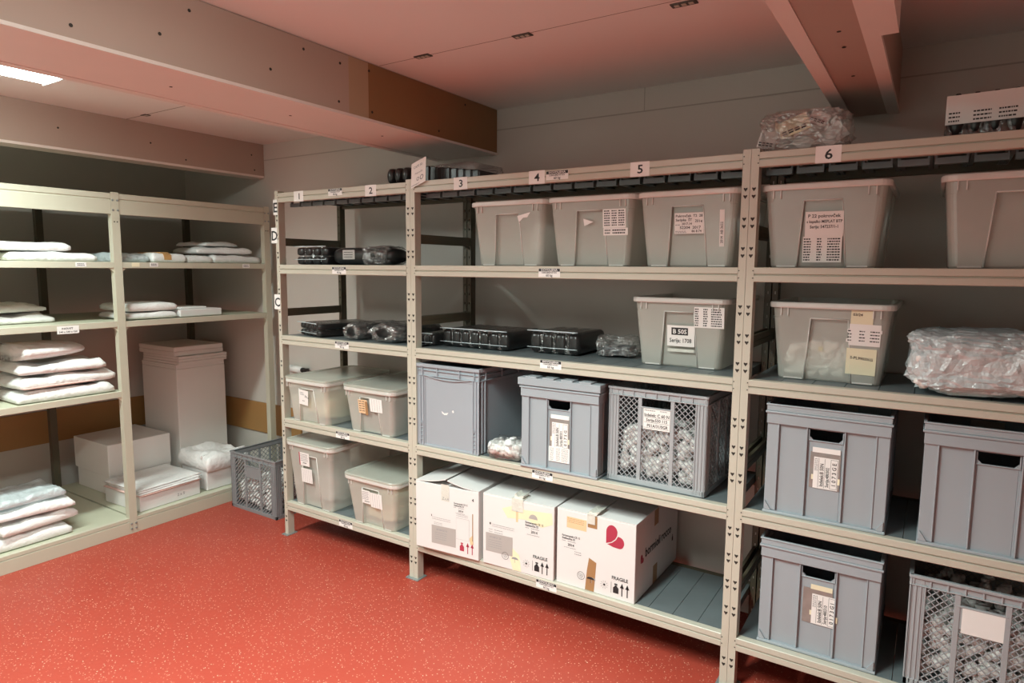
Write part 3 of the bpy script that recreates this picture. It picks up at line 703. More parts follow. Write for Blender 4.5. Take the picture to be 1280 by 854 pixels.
d = F(0.062, 0.036, -0.02); d.sheet(-0.004, 0, 0.088, 0.092, NOTE, 1); d.text('S-PL9903XG', 0.008, 0.055, 0.0135, INK, 2, 'l', -0.06); d.build('label', t)
# bay with the letter cards: lidded bins
t, F = bin_box((0.24, -0.022, zB), 'lidded frosted bin with a tilted label and cream contents on the fourth shelf', h=0.245, wt=0.335, wb=0.30, lid=True)
d = F(-0.07, 0.105, -0.08); d.sheet(0, 0, 0.075, 0.088, sh=0.006); d.text('2014', 0.05, 0.05, 0.016, INK, 2, 'l', -0.3); d.rows(0.012, 0.055, 0.05, 0.075, 2, ((0, 0.9),), FAINT, 2, 3); d.rows(0.03, 0.02, 0.05, 0.028, 1, ((0, 1),), INK, 2, 4); d.build('label', t)
t, F = bin_box((0.705, -0.004, zB), 'lidded frosted bin with an orange label and dark contents on the fourth shelf', h=0.245, wt=0.355, wb=0.31, lid=True)
d = F(-0.075, 0.108); d.sheet(0, 0, 0.066, 0.075, ORANGE); d.rows(0.006, 0.008, 0.05, 0.072, 5, ((0, 0.4), (0.5, 0.9)), INK, 2, 12, 0.4); d.rect(0.05, -0.006, 0.068, 0.068, TAPE, 1.6); d.build('label', t)
d = F(0.01, 0.125); d.sheet(0, 0, 0.088, 0.072); 
for k in (0.016, 0.034, 0.052, 0.07): d.rect(k, 0.004, k+0.0015, 0.068, FAINT, 1.7)
d.build('label', t)
t, F = bin_box((0.234, -0.008, zA), 'tall lidded frosted bin with two white labels on the bottom shelf', h=0.375, wt=0.37, wb=0.31, lid=True, ph=0.82)
d = F(-0.085, 0.245); d.sheet(0, 0, 0.085, 0.078); d.rect(0, 0, 0.008, 0.078, RED, 1.6); d.rows(0.012, 0.025, 0.08, 0.072, 5, ((0, 0.9),), FAINT, 2, 13, 0.4); d.rows(0.03, 0.012, 0.06, 0.022, 1, ((0, 1),), INK, 2, 14); d.build('label', t)
d = F(-0.075, 0.145); d.sheet(0, 0, 0.09, 0.085)
for k in (0.014, 0.03, 0.046, 0.062, 0.078): d.rect(k, 0.004, k+0.0015, 0.08, FAINT, 1.7)
d.build('label', t)
t, F = bin_box((0.722, -0.016, zA), 'low lidded frosted bin with a wide label next to the double post, bottom shelf', h=0.265, wt=0.37, wb=0.30, lid=True)
d = F(-0.065, 0.125); d.sheet(0, 0, 0.06, 0.075); d.sheet(0.062, -0.012, 0.145, 0.07); d.rows(0.004, 0.02, 0.056, 0.07, 5, ((0, 0.9),), FAINT, 2, 15, 0.4); d.rows(0.018, 0.008, 0.052, 0.017, 1, ((0, 1),), INK, 2, 16)
for k in (0.078, 0.094, 0.11, 0.126): d.rect(k, -0.008, k+0.0015, 0.066, FAINT, 1.7)
d.build('label', t)
def filling(x, y, z, w, d_, h, seed, m, label, cat='contents', nm='bag_of_parts'):
    o = blob(w, d_, h, seed, 0.16, 2.0, 0.45).build(nm, m); o.location = (x, y, z); return tag(o, label, cat)
filling(0.255, 0.22, zB+0.008, 0.24, 0.36, 0.15, 3, 'creamparts', 'cream parts lying inside the bin with the tilted label')
filling(0.715, 0.235, zB+0.008, 0.285, 0.40, 0.19, 4, 'darkparts', 'dark parts in clear bags inside the bin with the orange label')
filling(0.234, 0.24, zA+0.008, 0.24, 0.34, 0.20, 5, 'milkbag', 'pale bags inside the tall lidded bin on the bottom shelf')
filling(0.722, 0.22, zA+0.008, 0.24, 0.36, 0.15, 6, 'creamparts', 'cream parts inside the low lidded bin on the bottom shelf')
t = thing('bag_of_parts', 'heap of crumpled white parts with a yellow one inside the cream-note bin', 'bag', (2.835, 0.26, zC+0.008))
b = lumps(230, (-0.115, 0.115, -0.10, 0.05, 0.01, 0.12), 0.016, 21, shape='bit').build('white_parts', 'caps', t); b['kind'] = 'stuff'
g = G(); g.box(-0.008, 0.008, -0.122, -0.112, 0.098, 0.112); g.build('yellow_part', mat('yellow_tab', (0.75, 0.62, 0.05), 0.5), t, bevel=0.002)
blob(0.29, 0.25, 0.15, 8, 0.2).build('bag', 'clearbag', t)

# ------------------------------------------------------------------ grey crates
def frame_y(g, m=0): pass
def crate_solid(loc, label, w=0.386, d=0.55, h=0.405, rz=0.0, lid=False, doc=None, m='crate'):
    t = thing('stacking_crate', label, 'crate', loc, rz, 'grey plastic stacking crates')
    g = G(); x = w/2; B = 0.012
    hx, hz0, hz1 = 0.052, h-0.115, h-0.078
    # front wall with a hand hole, other walls, floor
    for (a, b, c, e) in ((-x+0.006, -hx, 0.006, h-0.03), (hx, x-0.006, 0.006, h-0.03), (-hx, hx, 0.006, hz0), (-hx, hx, hz1, h-0.03)):
        g.box(a, b, B, B+0.004, c, e); g.box(a, b, d-B-0.004, d-B, c, e)
    for s in (-1, 1): g.box(*sorted((s*(x-0.008), s*(x-0.012))), B, d-B, 0.006, h-0.03)
    g.box(-x+0.008, x-0.008, B, d-B, 0.004, 0.010)
    # hand hole lip
    for (a, b, c, e) in ((-hx-0.004, hx+0.004, hz0-0.004, hz0), (-hx-0.004, -hx, hz0, hz1), (hx, hx+0.004, hz0, hz1)): g.box(a, b, B-0.005, B+0.004, c, e)
    for cx in (-hx, hx):
        q = 1 if cx < 0 else -1; g.prism([(cx, hz0), (cx+q*0.012, hz0), (cx, hz0+0.012)], 'y', B-0.003, B+0.004)
    # uprights
    for k in (-0.40, -0.155, 0.155, 0.40):
        xc = k*w; g.box(xc-0.0022, xc+0.0022, 0.001, B, 0.012, h-0.07); g.box(xc-0.0022, xc+0.0022, d-B, d-0.001, 0.012, h-0.07)
    for s in (-1, 1):
        a, b = sorted((s*x, s*0.40*w)); g.box(a, b, 0.005, B+0.002, 0.012, h-0.07); g.box(a, b, d-B-0.002, d-0.005, 0.012, h-0.07)
        for yy in (0.012, 0.06, 0.2, 0.35, 0.49, d-0.014):
            g.box(*sorted((s*x, s*(x-0.009))), yy-0.0022, yy+0.0022, 0.012, h-0.07)
        g.box(*sorted((s*(x-0.003), s*(x-0.009))), 0.006, 0.06, 0.012, h-0.07)
        # base gussets
        xa = s*(x-0.004)
        g.prism([(xa, 0.012), (xa-s*0.022, 0.012), (xa, 0.045)], 'y', -0.002, 0.006)
    body = g.build('body', m, t, bevel=0.0014, seg=1)
    # rim: upper lip and deep band
    g = G()
    def ringbox(o, z0, z1, inn):
        g.box(-x-o, x+o, -o, inn, z0, z1); g.box(-x-o, x+o, d-inn, d+o, z0, z1)
        g.box(-x-o, -x+inn, inn, d-inn, z0, z1); g.box(x-inn, x+o, inn, d-inn, z0, z1)
    ringbox(0.002, h-0.072, h-0.034, 0.008); ringbox(0.007, h-0.034, h-0.026, 0.008); ringbox(0.003, h-0.026, h-0.006, 0.006); ringbox(0.006, h-0.006, h, 0.004)
    g.build('rim', m, t, bevel=0.002)
    g = G(); g.box(-x-0.003, x+0.003, -0.003, 0.014, 0, 0.011); g.box(-x-0.003, x+0.003, d-0.014, d+0.003, 0, 0.011); g.box(-x-0.003, -x+0.012, 0.014, d-0.014, 0, 0.011); g.box(x-0.012, x+0.003, 0.014, d-0.014, 0, 0.011)
    g.build('base_flange', m, t, bevel=0.003)
    if lid:
        g = G(); g.box(-x-0.012, x+0.012, -0.010, d+0.008, h+0.0005, h+0.012)
        for a in (-0.16, -0.075, 0.015, 0.10): g.box(a, a+0.055, -0.011, 0.05, h+0.012, h+0.019)
        g.box(-x-0.012, x+0.012, -0.012, -0.009, h-0.02, h+0.012)
        g.build('lid', m, t, bevel=0.003)
    if doc:
        g = G(); g.box(-0.046, 0.05, B-0.0035, B-0.0010, h-0.285, h-0.155); pk = g.build('document_pocket', 'pocket', t)
        dd = Decal((-0.046, B-0.0036, h-0.285)); doc(dd); dd.build('label', pk)
    return t
def doc_std(l1, l2, l3, two=False, dx=0.0):
    def f(d):
        x0 = 0.012+dx
        d.sheet(x0-0.006, 0.128, 0.094, 0.146, NOTE if dx else PAPER, 1)
        d.sheet(x0, 0.0, x0+0.078, 0.112, PAPER, 1); d.sheet(x0-0.006, 0.03, x0, 0.048, NOTE, 1); d.sheet(x0+0.078, 0.022, x0+0.085, 0.044, NOTE, 1)
        d.text(l1, x0+0.032, 0.008, 0.0165, INK, 2, 'l', H, 0.88); d.text(l2, x0+0.050, 0.008, 0.0155, INK, 2, 'l', H, 0.84); d.text(l3, x0+0.072, 0.014, 0.018, INK, 2, 'l', H)
        for k in (0.016, 0.035, 0.054): d.rect(x0+k, 0.004, x0+k+0.001, 0.108, INK, 1.7)
        d.rect(x0+0.075, 0.004, x0+0.076, 0.108, INK, 1.7); d.rect(x0+0.054, 0.004, x0+0.076, 0.005, INK, 1.7); d.rect(x0+0.054, 0.107, x0+0.076, 0.108, INK, 1.7)
        d.rows(x0+0.003, 0.062, x0+0.014, 0.108, 9, ((0, 1),), FAINT, 2, 7)
        if two:
            d.sheet(-0.002, -0.062, 0.098, 0.004, PAPER, 1.4); d.rows(0.004, -0.058, 0.094, 0.0, 9, ((0, 0.2), (0.34, 0.56), (0.62, 0.98)), FAINT, 2, 8, 0.4)
    return f
crate_solid((1.845, -0.005, zB), 'closed grey crate with a lid and two paper labels beside the bag of caps', w=0.372, h=0.392, rz=0.14*0+0.02, lid=True, doc=doc_std('Izdelek:B 50N', 'Serija:480301', '0 1 7 5 G', True))
crate_solid((2.884, 0.02, zB), 'grey crate with an upright white label, right of the double post, fourth shelf', doc=doc_std('Izdelek:B 50N', 'Serija:480302', '1 0 7 3 G E'))
crate_solid((3.365, 0.008, zB), 'grey crate without a visible label at the far right, fourth shelf', doc=None)
crate_solid((2.886, 0.03, zA), 'grey crate with a torn tape and label standing on the bottom shelf', doc=doc_std('Izdelek:B 50N', 'Serija:480310', '0 1 7 3 G I', dx=0.018))

def crate_smooth(loc, label, w=0.376, d=0.545, h=0.412):
    t = thing('stacking_crate', label, 'crate', loc, 0.0, 'grey plastic stacking crates'); x = w/2; g = G()
    g.box(-x+0.012, x-0.012, 0.010, 0.015, 0.004, h-0.02); g.box(-x+0.012, x-0.012, d-0.015, d-0.010, 0.004, h-0.02)
    for s in (-1, 1):
        g.box(*sorted((s*(x-0.011), s*(x-0.016))), 0.012, d-0.012, 0.004, h-0.02)
        for k in (0.0, 0.016, 0.034): g.box(*sorted((s*(x-k), s*(x-k-0.005))), 0.0, 0.012, 0.006, h-0.06)
        g.box(*sorted((s*(x), s*(x-0.046))), 0.006, 0.013, 0.006, h-0.06)
        for z in (0.03, 0.05, 0.07, 0.09):
            g.box(*sorted((s*(x-0.018), s*(x-0.034))), 0.001, 0.008, z, z+0.004)
        g.tube([(s*(x-0.019), 0.002, 0.1), (s*(x-0.033), 0.002, 0.125)], 0.002, 5); g.tube([(s*(x-0.033), 0.002, 0.1), (s*(x-0.019), 0.002, 0.125)], 0.002, 5)
        for yy in (0.006, 0.03, 0.055, d-0.055, d-0.03, d-0.006): g.box(*sorted((s*x, s*(x-0.014))), yy-0.0025, yy+0.0025, 0.006, h-0.06)
    g.box(-x+0.006, x-0.006, 0.004, d-0.004, 0.0, 0.010)
    b = g.build('body', 'crate2', t, bevel=0.0012, seg=1)
    g = G()
    for o, z0, z1 in ((0.003, h-0.016, h), (0.0, h-0.034, h-0.031), (0.0, h-0.060, h-0.057)):
        g.box(-x-o, x+o, -o, 0.014, z0, z1); g.box(-x-o, x+o, d-0.014, d+o, z0, z1); g.box(-x-o, -x+0.014, 0.014, d-0.014, z0, z1); g.box(x-0.014, x+o, 0.014, d-0.014, z0, z1)
    # sagging lower line of the handle band
    pts = [(-x+0.05+(w-0.1)*i/12, h-0.058-0.014*math.sin(PI*i/12)) for i in range(13)]
    g.tube([(a, 0.003, z) for a, z in pts], 0.003, 6)
    g.box(-x+0.006, x-0.006, 0.008, 0.013, h-0.075, h-0.01)
    for k in (-0.5, -0.42, -0.17, 0.19, 0.42, 0.5):
        g.box(k*w-0.003 if k > -0.5 else -x, k*w+0.003 if k < 0.5 else x, 0.0, 0.012, h-0.058, h-0.016)
    for s in (-1, 1):
        for yy in (0.01, 0.06, 0.2, 0.35, 0.49, d-0.01): g.box(*sorted((s*x, s*(x-0.013))), yy-0.003, yy+0.003, h-0.058, h-0.016)
        g.box(*sorted((s*(x-0.008), s*(x-0.013))), 0.012, d-0.012, h-0.07, h-0.01)
    g.build('rim', 'crate2', t, bevel=0.0015, seg=1)
    d_ = Decal((-0.012, 0.0098, 0.165)); 
    d_.poly([(-0.03, 0.022), (-0.026, 0.010), (-0.012, 0.004), (0.004, 0.006), (0.012, 0.018), (-0.002, 0.014), (-0.014, 0.012), (-0.022, 0.018)], PAPER)
    d_.poly([(0.034, 0.03), (0.044, 0.034), (0.047, 0.022), (0.038, 0.020)], PAPER)
    d_.build('label_scrap', b)
crate_smooth((1.232, 0.002, zB), 'smooth blue-grey crate with white label scraps beside the double post')

def clip_seg(px, pz, dx, dz, x0, x1, z0, z1):
    t0, t1 = -9, 9
    for p, q, a, b in ((px, dx, x0, x1), (pz, dz, z0, z1)):
        if abs(q) < 1e-9: continue
        u, v = sorted(((a-p)/q, (b-p)/q)); t0 = max(t0, u); t1 = min(t1, v)
    return (t0, t1) if t1-t0 > 0.004 else None
def lattice(g, x0, x1, z0, z1, place, pitch=0.0235, w=0.0024, th=0.004, single=False):
    """diagonal bars clipped to a rectangle; place(x, z, depth) -> point"""
    S = math.sqrt(0.5); cx, cz = (x0+x1)/2, (z0+z1)/2; n = int(((x1-x0)+(z1-z0))/pitch)+2
    for sg in ((1,) if single else (1, -1)):
        for i in range(-n, n+1):
            ox, oz = cx+i*pitch*1.0, cz
            r = clip_seg(ox, oz, S, S*sg, x0, x1, z0, z1)
            if not r: continue
            a = (ox+S*r[0], oz+S*sg*r[0]); b = (ox+S*r[1], oz+S*sg*r[1]); nx, nz = -S*sg*w/2, S*w/2
            q = [(a[0]+nx, a[1]+nz), (b[0]+nx, b[1]+nz), (b[0]-nx, b[1]-nz), (a[0]-nx, a[1]-nz)]
            g.add([place(x, z, 0) for x, z in q]+[place(x, z, th) for x, z in q], [(0,1,2,3),(7,6,5,4),(0,4,5,1),(1,5,6,2),(2,6,7,3),(3,7,4,0)])
def crate_lattice(loc, label, w=0.40, d=0.54, h=0.385, rz=0.0, sign=None, single=False, side=True, m='lattice', pitch=0.0235, bw=0.0024):
    t = thing('lattice_crate', label, 'crate', loc, rz, 'grey lattice crates'); x = w/2; g = G()
    cw = 0.042
    for s in (-1, 1):
        for yy in (0.0, d):
            q = 1 if yy == 0 else -1; ya, yb = sorted((yy, yy+q*0.004)); xa, xb = sorted((s*x, s*(x-cw)))
            g.box(xa, xb, *sorted((yy+q*0.003, yy+q*0.008)), 0.006, h-0.01)
            for k in (0.002, 0.016, 0.030, cw): g.box(*sorted((s*(x-k), s*(x-k-0.005))), *sorted((yy, yy+q*0.010)), 0.006, h-0.03)
            g.box(*sorted((s*(x-0.003), s*(x-0.008))), *sorted((yy, yy+q*cw)), 0.006, h-0.01)
            for k in (0.016, 0.030, cw): g.box(*sorted((s*x, s*(x-0.010))), *sorted((yy+q*k, yy+q*(k+0.005))), 0.006, h-0.03)
    # front / back ribs and rails
    cx = 0.165*w
    for yy, q in ((0.0, 1), (d, -1)):
        for k in (-cx, cx): g.box(k-0.008, k+0.008, *sorted((yy+q*0.001, yy+q*0.010)), 0.01, h-0.03)
        for z0, z1, a, b in ((h-0.010, h, -0.003, 0.010), (h-0.036, h-0.032, -0.001, 0.010), (0.0, 0.022, 0.0, 0.012)): g.box(-x, x, *sorted((yy+q*a, yy+q*b)), z0, z1)
        g.box(-x, x, *sorted((yy+q*0.005, yy+q*0.010)), h-0.036, h-0.003)
        for k in range(-4, 5): g.box(k*w*0.118-0.0025, k*w*0.118+0.0025, *sorted((yy, yy+q*0.008)), h-0.034, h-0.008)
        # grip: slot with a plate under it
        g.box(-cx, cx, *sorted((yy+q*0.003, yy+q*0.008)), h-0.150, h-0.072)
        g.box(-cx, cx, *sorted((yy+q*0.0, yy+q*0.010)), h-0.076, h-0.070)
    for s in (-1, 1):
        for z0, z1, a, b in ((h-0.010, h, -0.003, 0.010), (h-0.036, h-0.032, -0.001, 0.010), (0.0, 0.022, 0.0, 0.012)): g.box(*sorted((s*(x-a), s*(x-b))), 0, d, z0, z1)
        g.box(*sorted((s*(x-0.005), s*(x-0.010))), 0, d, h-0.036, h-0.003)
        for k in (0.31, 0.5, 0.69): g.box(*sorted((s*(x-0.001), s*(x-0.010))), k*d-0.007, k*d+0.007, 0.01, h-0.03)
    g.box(-x+0.006, x-0.006, 0.006, d-0.006, 0.002, 0.008)
    body = g.build('frame', m, t, bevel=0.001, seg=1)
    g = G()
    for yy, q in ((0.004, 1), (d-0.004, -1)):
        P = lambda a, z, e, yy=yy, q=q: (a, yy+q*e, z)
        lattice(g, -x+cw+0.004, -cx-0.008, 0.022, h-0.036, P, pitch, bw, single=single); lattice(g, cx+0.008, x-cw-0.004, 0.022, h-0.036, P, pitch, bw, single=single)
        lattice(g, -cx+0.008, cx-0.008, 0.022, h-0.150, P, pitch, bw, single=single)
    for s in (-1, 1):
        P = lambda a, z, e, s=s: (s*(x-0.004-e), a, z)
        lattice(g, cw, d-cw, 0.022, h-0.036, P, pitch=0.032)
    g.build('lattice', m, t)
    if sign is not None:
        dd = Decal((-0.052, -0.0002+0.002, h-0.16)); dd.sheet(0.0, 0, 0.112, 0.085, PAPER, 1.5)
        if not sign: dd.build('label', t); return t
        dd.rows(0.004, 0.073, 0.05, 0.082, 1, ((0, 1),), FAINT, 2, 3); dd.rows(0.07, 0.075, 0.1, 0.082, 1, ((0, 1),), FAINT, 2.2, 4)
        dd.text(sign[0], 0.056, 0.053, 0.0185, INK, 2.5, 'c', sx=0.9); dd.text(sign[1], 0.056, 0.033, 0.0175, INK, 2.5, 'c', sx=0.9); dd.text(sign[2], 0.060, 0.010, 0.0175, INK, 2.5, 'c', sx=0.9)
        for z in (0.049, 0.028, 0.006): dd.rect(0.003, z, 0.109, z+0.001, INK, 2)
        dd.build('label', t)
    return t
crate_lattice((2.262, 0.042, zB), 'grey lattice crate with a C 60 N label and caps inside, beside the double post', w=0.416, h=0.398, rz=-0.03, sign=('Izdelek: C 60 N', 'Serija:550 115', 'P01A/31/0GR'))
crate_lattice((3.362, 0.036, zA), 'grey lattice crate full of caps at the far right of the bottom shelf', w=0.40, h=0.385, sign=())
crate_lattice((-0.445, 0.10, 0.0), 'grey lattice crate standing on the red floor in the corner', w=0.46, d=0.44, h=0.378, single=True, m='darklattice', pitch=0.027, bw=0.006)
for (x, y, z, w, d_, h, s, lab) in ((2.262, 0.06, zB+0.01, 0.38, 0.48, 0.25, 61, 'bagged white caps filling the lattice crate with the C 60 N label'),
                                 (3.362, 0.054, zA+0.01, 0.37, 0.48, 0.26, 62, 'bagged white caps filling the lattice crate at the far right'),
                                 (-0.445, 0.118, 0.012, 0.42, 0.38, 0.20, 63, 'white caps lying in the lattice crate on the floor')):
    o = lumps(620, (-w/2+0.024, w/2-0.024, 0.026, d_-0.03, 0.026, h), 0.0145, s).build('white_caps', 'caps'); o.location = (x, y, z)
    tag(o, lab, 'caps', None, 'stuff')
# small bag of caps between the crates
t = thing('plastic_bag', 'small clear bag of white caps between the smooth crate and the lidded crate', 'bag', (1.545, 0.075, zB+0.001), 0.2)
b = lumps(90, (-0.07, 0.07, -0.05, 0.05, 0.029, 0.08), 0.0155, 71).build('white_caps', 'caps', t); b['kind'] = 'stuff'
blob(0.20, 0.18, 0.095, 15, 0.2).build('bag', 'clearbag', t)

# ------------------------------------------------------------------ cartons
def heart(d, x, y, s, m=RED, k=1):
    """two-lobed mark leaning left"""
    a = [(0, 0)]; 
    n = 14
    up = [(0, 0), (0, 0.62*s)] + [(0.30*s-0.30*s*math.cos(PI*i/n*0.95), 0.62*s+0.36*s*math.sin(PI*i/n*0.95)) for i in range(1, n+1)] + [(0.58*s, 0.50*s), (0.48*s, 0.30*s), (0.28*s, 0.12*s)]
    d.poly([(x+p, y+q) for p, q in up], m, k)
    lo = [(0.06*s, -0.03*s), (0.32*s, 0.09*s), (0.52*s, 0.27*s), (0.63*s, 0.47*s)] + [(0.70*s+0.26*s*math.sin(PI*i/n), 0.16*s+0.30*s*math.cos(PI*i/n)) for i in range(0, n+1)] + [(0.40*s, -0.12*s)]
    d.poly([(x+p, y+q) for p, q in lo], m, k)
def arrow(d, x, y, h, m, k=1.5):
    d.rect(x-0.0022, y, x+0.0022, y+h*0.75, m, k); d.poly([(x-0.009, y+h*0.62), (x+0.009, y+h*0.62), (x, y+h)], m, k)
def bottle(d, x, y, s, m, k=1.5):
    d.poly([(x-0.4*s, y), (x+0.4*s, y), (x+0.4*s, y+0.75*s), (x+0.16*s, y+s), (x+0.16*s, y+1.12*s), (x-0.16*s, y+1.12*s), (x-0.16*s, y+s), (x-0.4*s, y+0.75*s)], m, k)
    d.rect(x-0.22*s, y+1.17*s, x+0.22*s, y+1.38*s, m, k)
def umbrella(d, x, y, s, m, k=1.8):
    n = 10; d.poly([(x+s*math.cos(PI*i/n), y+0.6*s*math.sin(PI*i/n)) for i in range(n+1)], m, k); d.rect(x-0.05*s, y-0.9*s, x+0.05*s, y, m, k)
def handling(d, w, red=False):
    if red:
        bottle(d, w*0.745, 0.03, 0.03, RED); arrow(d, w*0.835, 0.022, 0.055, RED); arrow(d, w*0.905, 0.022, 0.055, RED); return
    d.ring(w*0.33, 0.06, 0.018, 0.0016, INK, 1.5); 
    for a in (0.5, 2.6, 4.7): d.ring(w*0.33+0.006*math.cos(a), 0.06+0.006*math.sin(a), 0.006, 0.0015, FAINT, 1.5, 10)
    umbrella(d, w*0.47, 0.055, 0.018, FAINT)
    for i in range(10):
        a = 2*PI*i/10; d.poly([(w*0.63+0.006*math.cos(a), 0.05+0.006*math.sin(a)), (w*0.63+0.018*math.cos(a+0.06), 0.05+0.018*math.sin(a+0.06)), (w*0.63+0.018*math.cos(a-0.06), 0.05+0.018*math.sin(a-0.06))], FAINT, 1.5)
    d.ring(w*0.63, 0.05, 0.005, 0.005, INK, 1.6, 8)
    d.rect(w*0.715, 0.024, w*0.719, 0.072, INK, 1.5)
    d.text('FRAGILE', w*0.72, 0.085, 0.021, INK, 1.5, 'l', 0, 0.95)
    bottle(d, w*0.775, 0.026, 0.031, INK); arrow(d, w*0.85, 0.02, 0.056, INK); arrow(d, w*0.915, 0.02, 0.056, INK)
def carton(loc, label, w, d_, h, rz, flap_up):
    t = thing('cardboard_carton', label, 'carton', loc, rz, 'white cartons on the bottom shelf')
    g = G(); x = w
    for (a, b, c, e) in ((0, x, 0, 0.005), (0, x, d_-0.005, d_), (0, 0.005, 0.005, d_-0.005), (x-0.005, x, 0.005, d_-0.005)): g.box(a, b, c, e, 0, h)
    g.box(0.005, x-0.005, 0.005, d_-0.005, 0, 0.005); g.box(0.006, x-0.006, 0.006, d_*0.4, h-0.012, h-0.008); g.box(0.006, x-0.006, d_*0.6, d_-0.006, h-0.012, h-0.008)
    b = g.build('body', 'carton', t, bevel=0.0025)
    for s in (0, 1):
        hw = w/2-0.003; q = flap_up[s]; nx = 8
        g = G(); R = []
        for i in range(nx+1):
            u = i/nx; xx = (u*hw*math.cos(q)); zz = h+0.0005+u*hw*math.sin(q)-0.006*math.sin(PI*u)*(q > 0.03)
            X = xx if s == 0 else w-xx
            R.append([(X, 0.001, zz), (X, d_-0.001, zz), (X, d_-0.001, zz+0.004), (X, 0.001, zz+0.004)])
        g.loft(R, 0, False, True, True); g.build('flap', 'carton', t)
    return t, b
def small_print(d, x, y, sc=1.0):
    d.text('Farmacevtski CE 15', x, y+0.026*sc, 0.0135*sc, INK, 1.5, 'l', 0, 0.85); d.text('Steklenička SS', x, y+0.013*sc, 0.0135*sc, INK, 1.5, 'l', 0, 0.85)
    d.rows(x, y, x+0.075*sc, y+0.010*sc, 1, ((0.0, 0.25), (0.4, 0.95)), FAINT, 1.5, 3, 0.3)
    d.text('2014', x+0.03*sc, y-0.016*sc, 0.0165*sc, INK, 1.5); d.rows(x+0.01, y-0.03*sc, x+0.08*sc, y-0.020*sc, 1, ((0, 0.9),), FAINT, 1.5, 4, 0.25)
W1 = 0.366
t, b = carton((1.068, -0.042, zA), 'white carton with raised flaps and a grey label, nearest the narrow unit', W1, 0.38, 0.335, 0.07, (0.16, 0.14))
d = Decal((0, -0.0003, 0)); handling(d, W1, True)
d.text('4', W1*0.90, 0.285, 0.022, INK, 1.5); small_print(d, W1*0.62, 0.235, 0.85)
d.rows(W1*0.27, 0.155, W1*0.6, 0.172, 2, ((0, 0.9),), FAINT, 1.5, 5, 0.25); d.rows(W1*0.30, 0.132, W1*0.45, 0.146, 2, ((0, 0.9),), FAINT, 1.5, 6, 0.25); d.rect(W1*0.255, 0.17, W1*0.265, 0.18, INK, 1.5)
d.rect(W1*0.655, 0.085, W1*0.656, 0.19, FAINT, 1.5); d.rect(W1*0.855, 0.085, W1*0.858, 0.19, FAINT, 1.5); d.rect(W1*0.655, 0.19, W1*0.858, 0.191, FAINT, 1.5); d.rect(W1*0.655, 0.085, W1*0.858, 0.0857, FAINT, 1.5); d.rows(W1*0.66, 0.197, W1*0.86, 0.212, 2, ((0, 0.9),), FAINT, 1.5, 7, 0.25)
d.rect(W1*0.905, 0.09, W1*0.918, 0.225, TAPE, 1.3); d.poly([(W1*0.86, 0.10), (W1*0.91, 0.12), (W1*0.925, 0.075), (W1*0.88, 0.07)], ORANGE, 1.2); d.rect(W1*0.915, 0.07, W1*0.919, 0.13, TAPE, 1.5)
d.build('print', b)
d = Decal((W1*0.26, -0.0004, 0.035), (1, 0, 0.02)); d.sheet(0, 0, 0.142, 0.092, GREY, 1); d.text('58 004 02 10', 0.028, 0.068, 0.012, FAINT, 1.6); d.rows(0.02, 0.02, 0.12, 0.062, 4, ((0, 0.7),), FAINT, 1.6, 8, 0.2); d.build('label', t, 'grey label')
d = Decal((W1*0.42, -0.0006, 0.26)); d.sheet(0, 0, 0.045, 0.082, CLOUDY, 1.2); d.text('Z.v.A', 0.006, 0.006, 0.018, FAINT, 2); d.build('tape', t, 'cloudy tape'); 
W2 = 0.372
t, b = carton((1.456, -0.012, zA), 'white carton with yellow stains and a grey label, middle of the three', W2, 0.53, 0.335, 0.045, (0.0, 0.0))
d = Decal((0, -0.0003, 0)); 
d.poly([(W2*0.28, 0.285), (W2*0.45, 0.31), (W2*0.60, 0.30), (W2*0.97, 0.31), (W2*0.985, 0.26), (W2*0.84, 0.235), (W2*0.62, 0.255), (W2*0.48, 0.25), (W2*0.36, 0.245)], YELLOW, 0.5)
d.poly([(W2*0.44, 0.003), (W2*0.56, 0.003), (W2*0.53, 0.08), (W2*0.42, 0.11), (W2*0.40, 0.05)], YELLOW, 0.5)
handling(d, W2); small_print(d, W2*0.61, 0.215)
d.poly([(W2*0.72+0.022*math.cos(PI*i/10), 0.265+0.022*math.sin(PI*i/10)) for i in range(11)], GREY, 1.5)
d.rect(W2*0.48, 0.235, W2*0.51, 0.285, ORANGE, 0.9); d.ring(W2*0.49, 0.29, 0.008, 0.003, FAINT, 1.2, 10)
d.rect(W2*0.10, 0.195, W2*0.118, 0.205, INK, 1.5); d.rows(W2*0.14, 0.185, W2*0.5, 0.203, 2, ((0, 0.9),), FAINT, 1.5, 9, 0.25); d.rows(W2*0.09, 0.155, W2*0.35, 0.178, 2, ((0, 0.2), (0.3, 0.8)), FAINT, 1.5, 10, 0.25)
d.build('print', b)
d = Decal((W2*0.045, -0.0004, 0.063), (1, 0, 0.015)); d.sheet(0, 0, 0.145, 0.09, GREY, 1); d.text('04 068 21 20', 0.02, 0.068, 0.012, FAINT, 1.6); d.rows(0.014, 0.018, 0.12, 0.062, 4, ((0, 0.7),), FAINT, 1.6, 11, 0.2); d.build('label', t, 'grey label')
g = G(); g.box(W2*0.42, W2*0.58, -0.002, 0.07, 0.338, 0.345); g.box(W2*0.42, W2*0.58, -0.0025, -0.0003, 0.285, 0.338); g.prism([(W2*0.44, 0.345), (W2*0.56, 0.345), (W2*0.58, 0.362), (W2*0.5, 0.352), (W2*0.46, 0.366)], 'y', 0.005, 0.06); o = g.build('tape', 'cloudy', t); o['label'] = 'crumpled cloudy tape'
W3 = 0.368
t, b = carton((1.838, 0.014, zA), 'white carton with a red heart mark and brown tape, right of the three', W3, 0.525, 0.338, 0.0, (0.0, 0.0))
d = Decal((0, -0.0003, 0)); handling(d, W3); d.build('print', b)
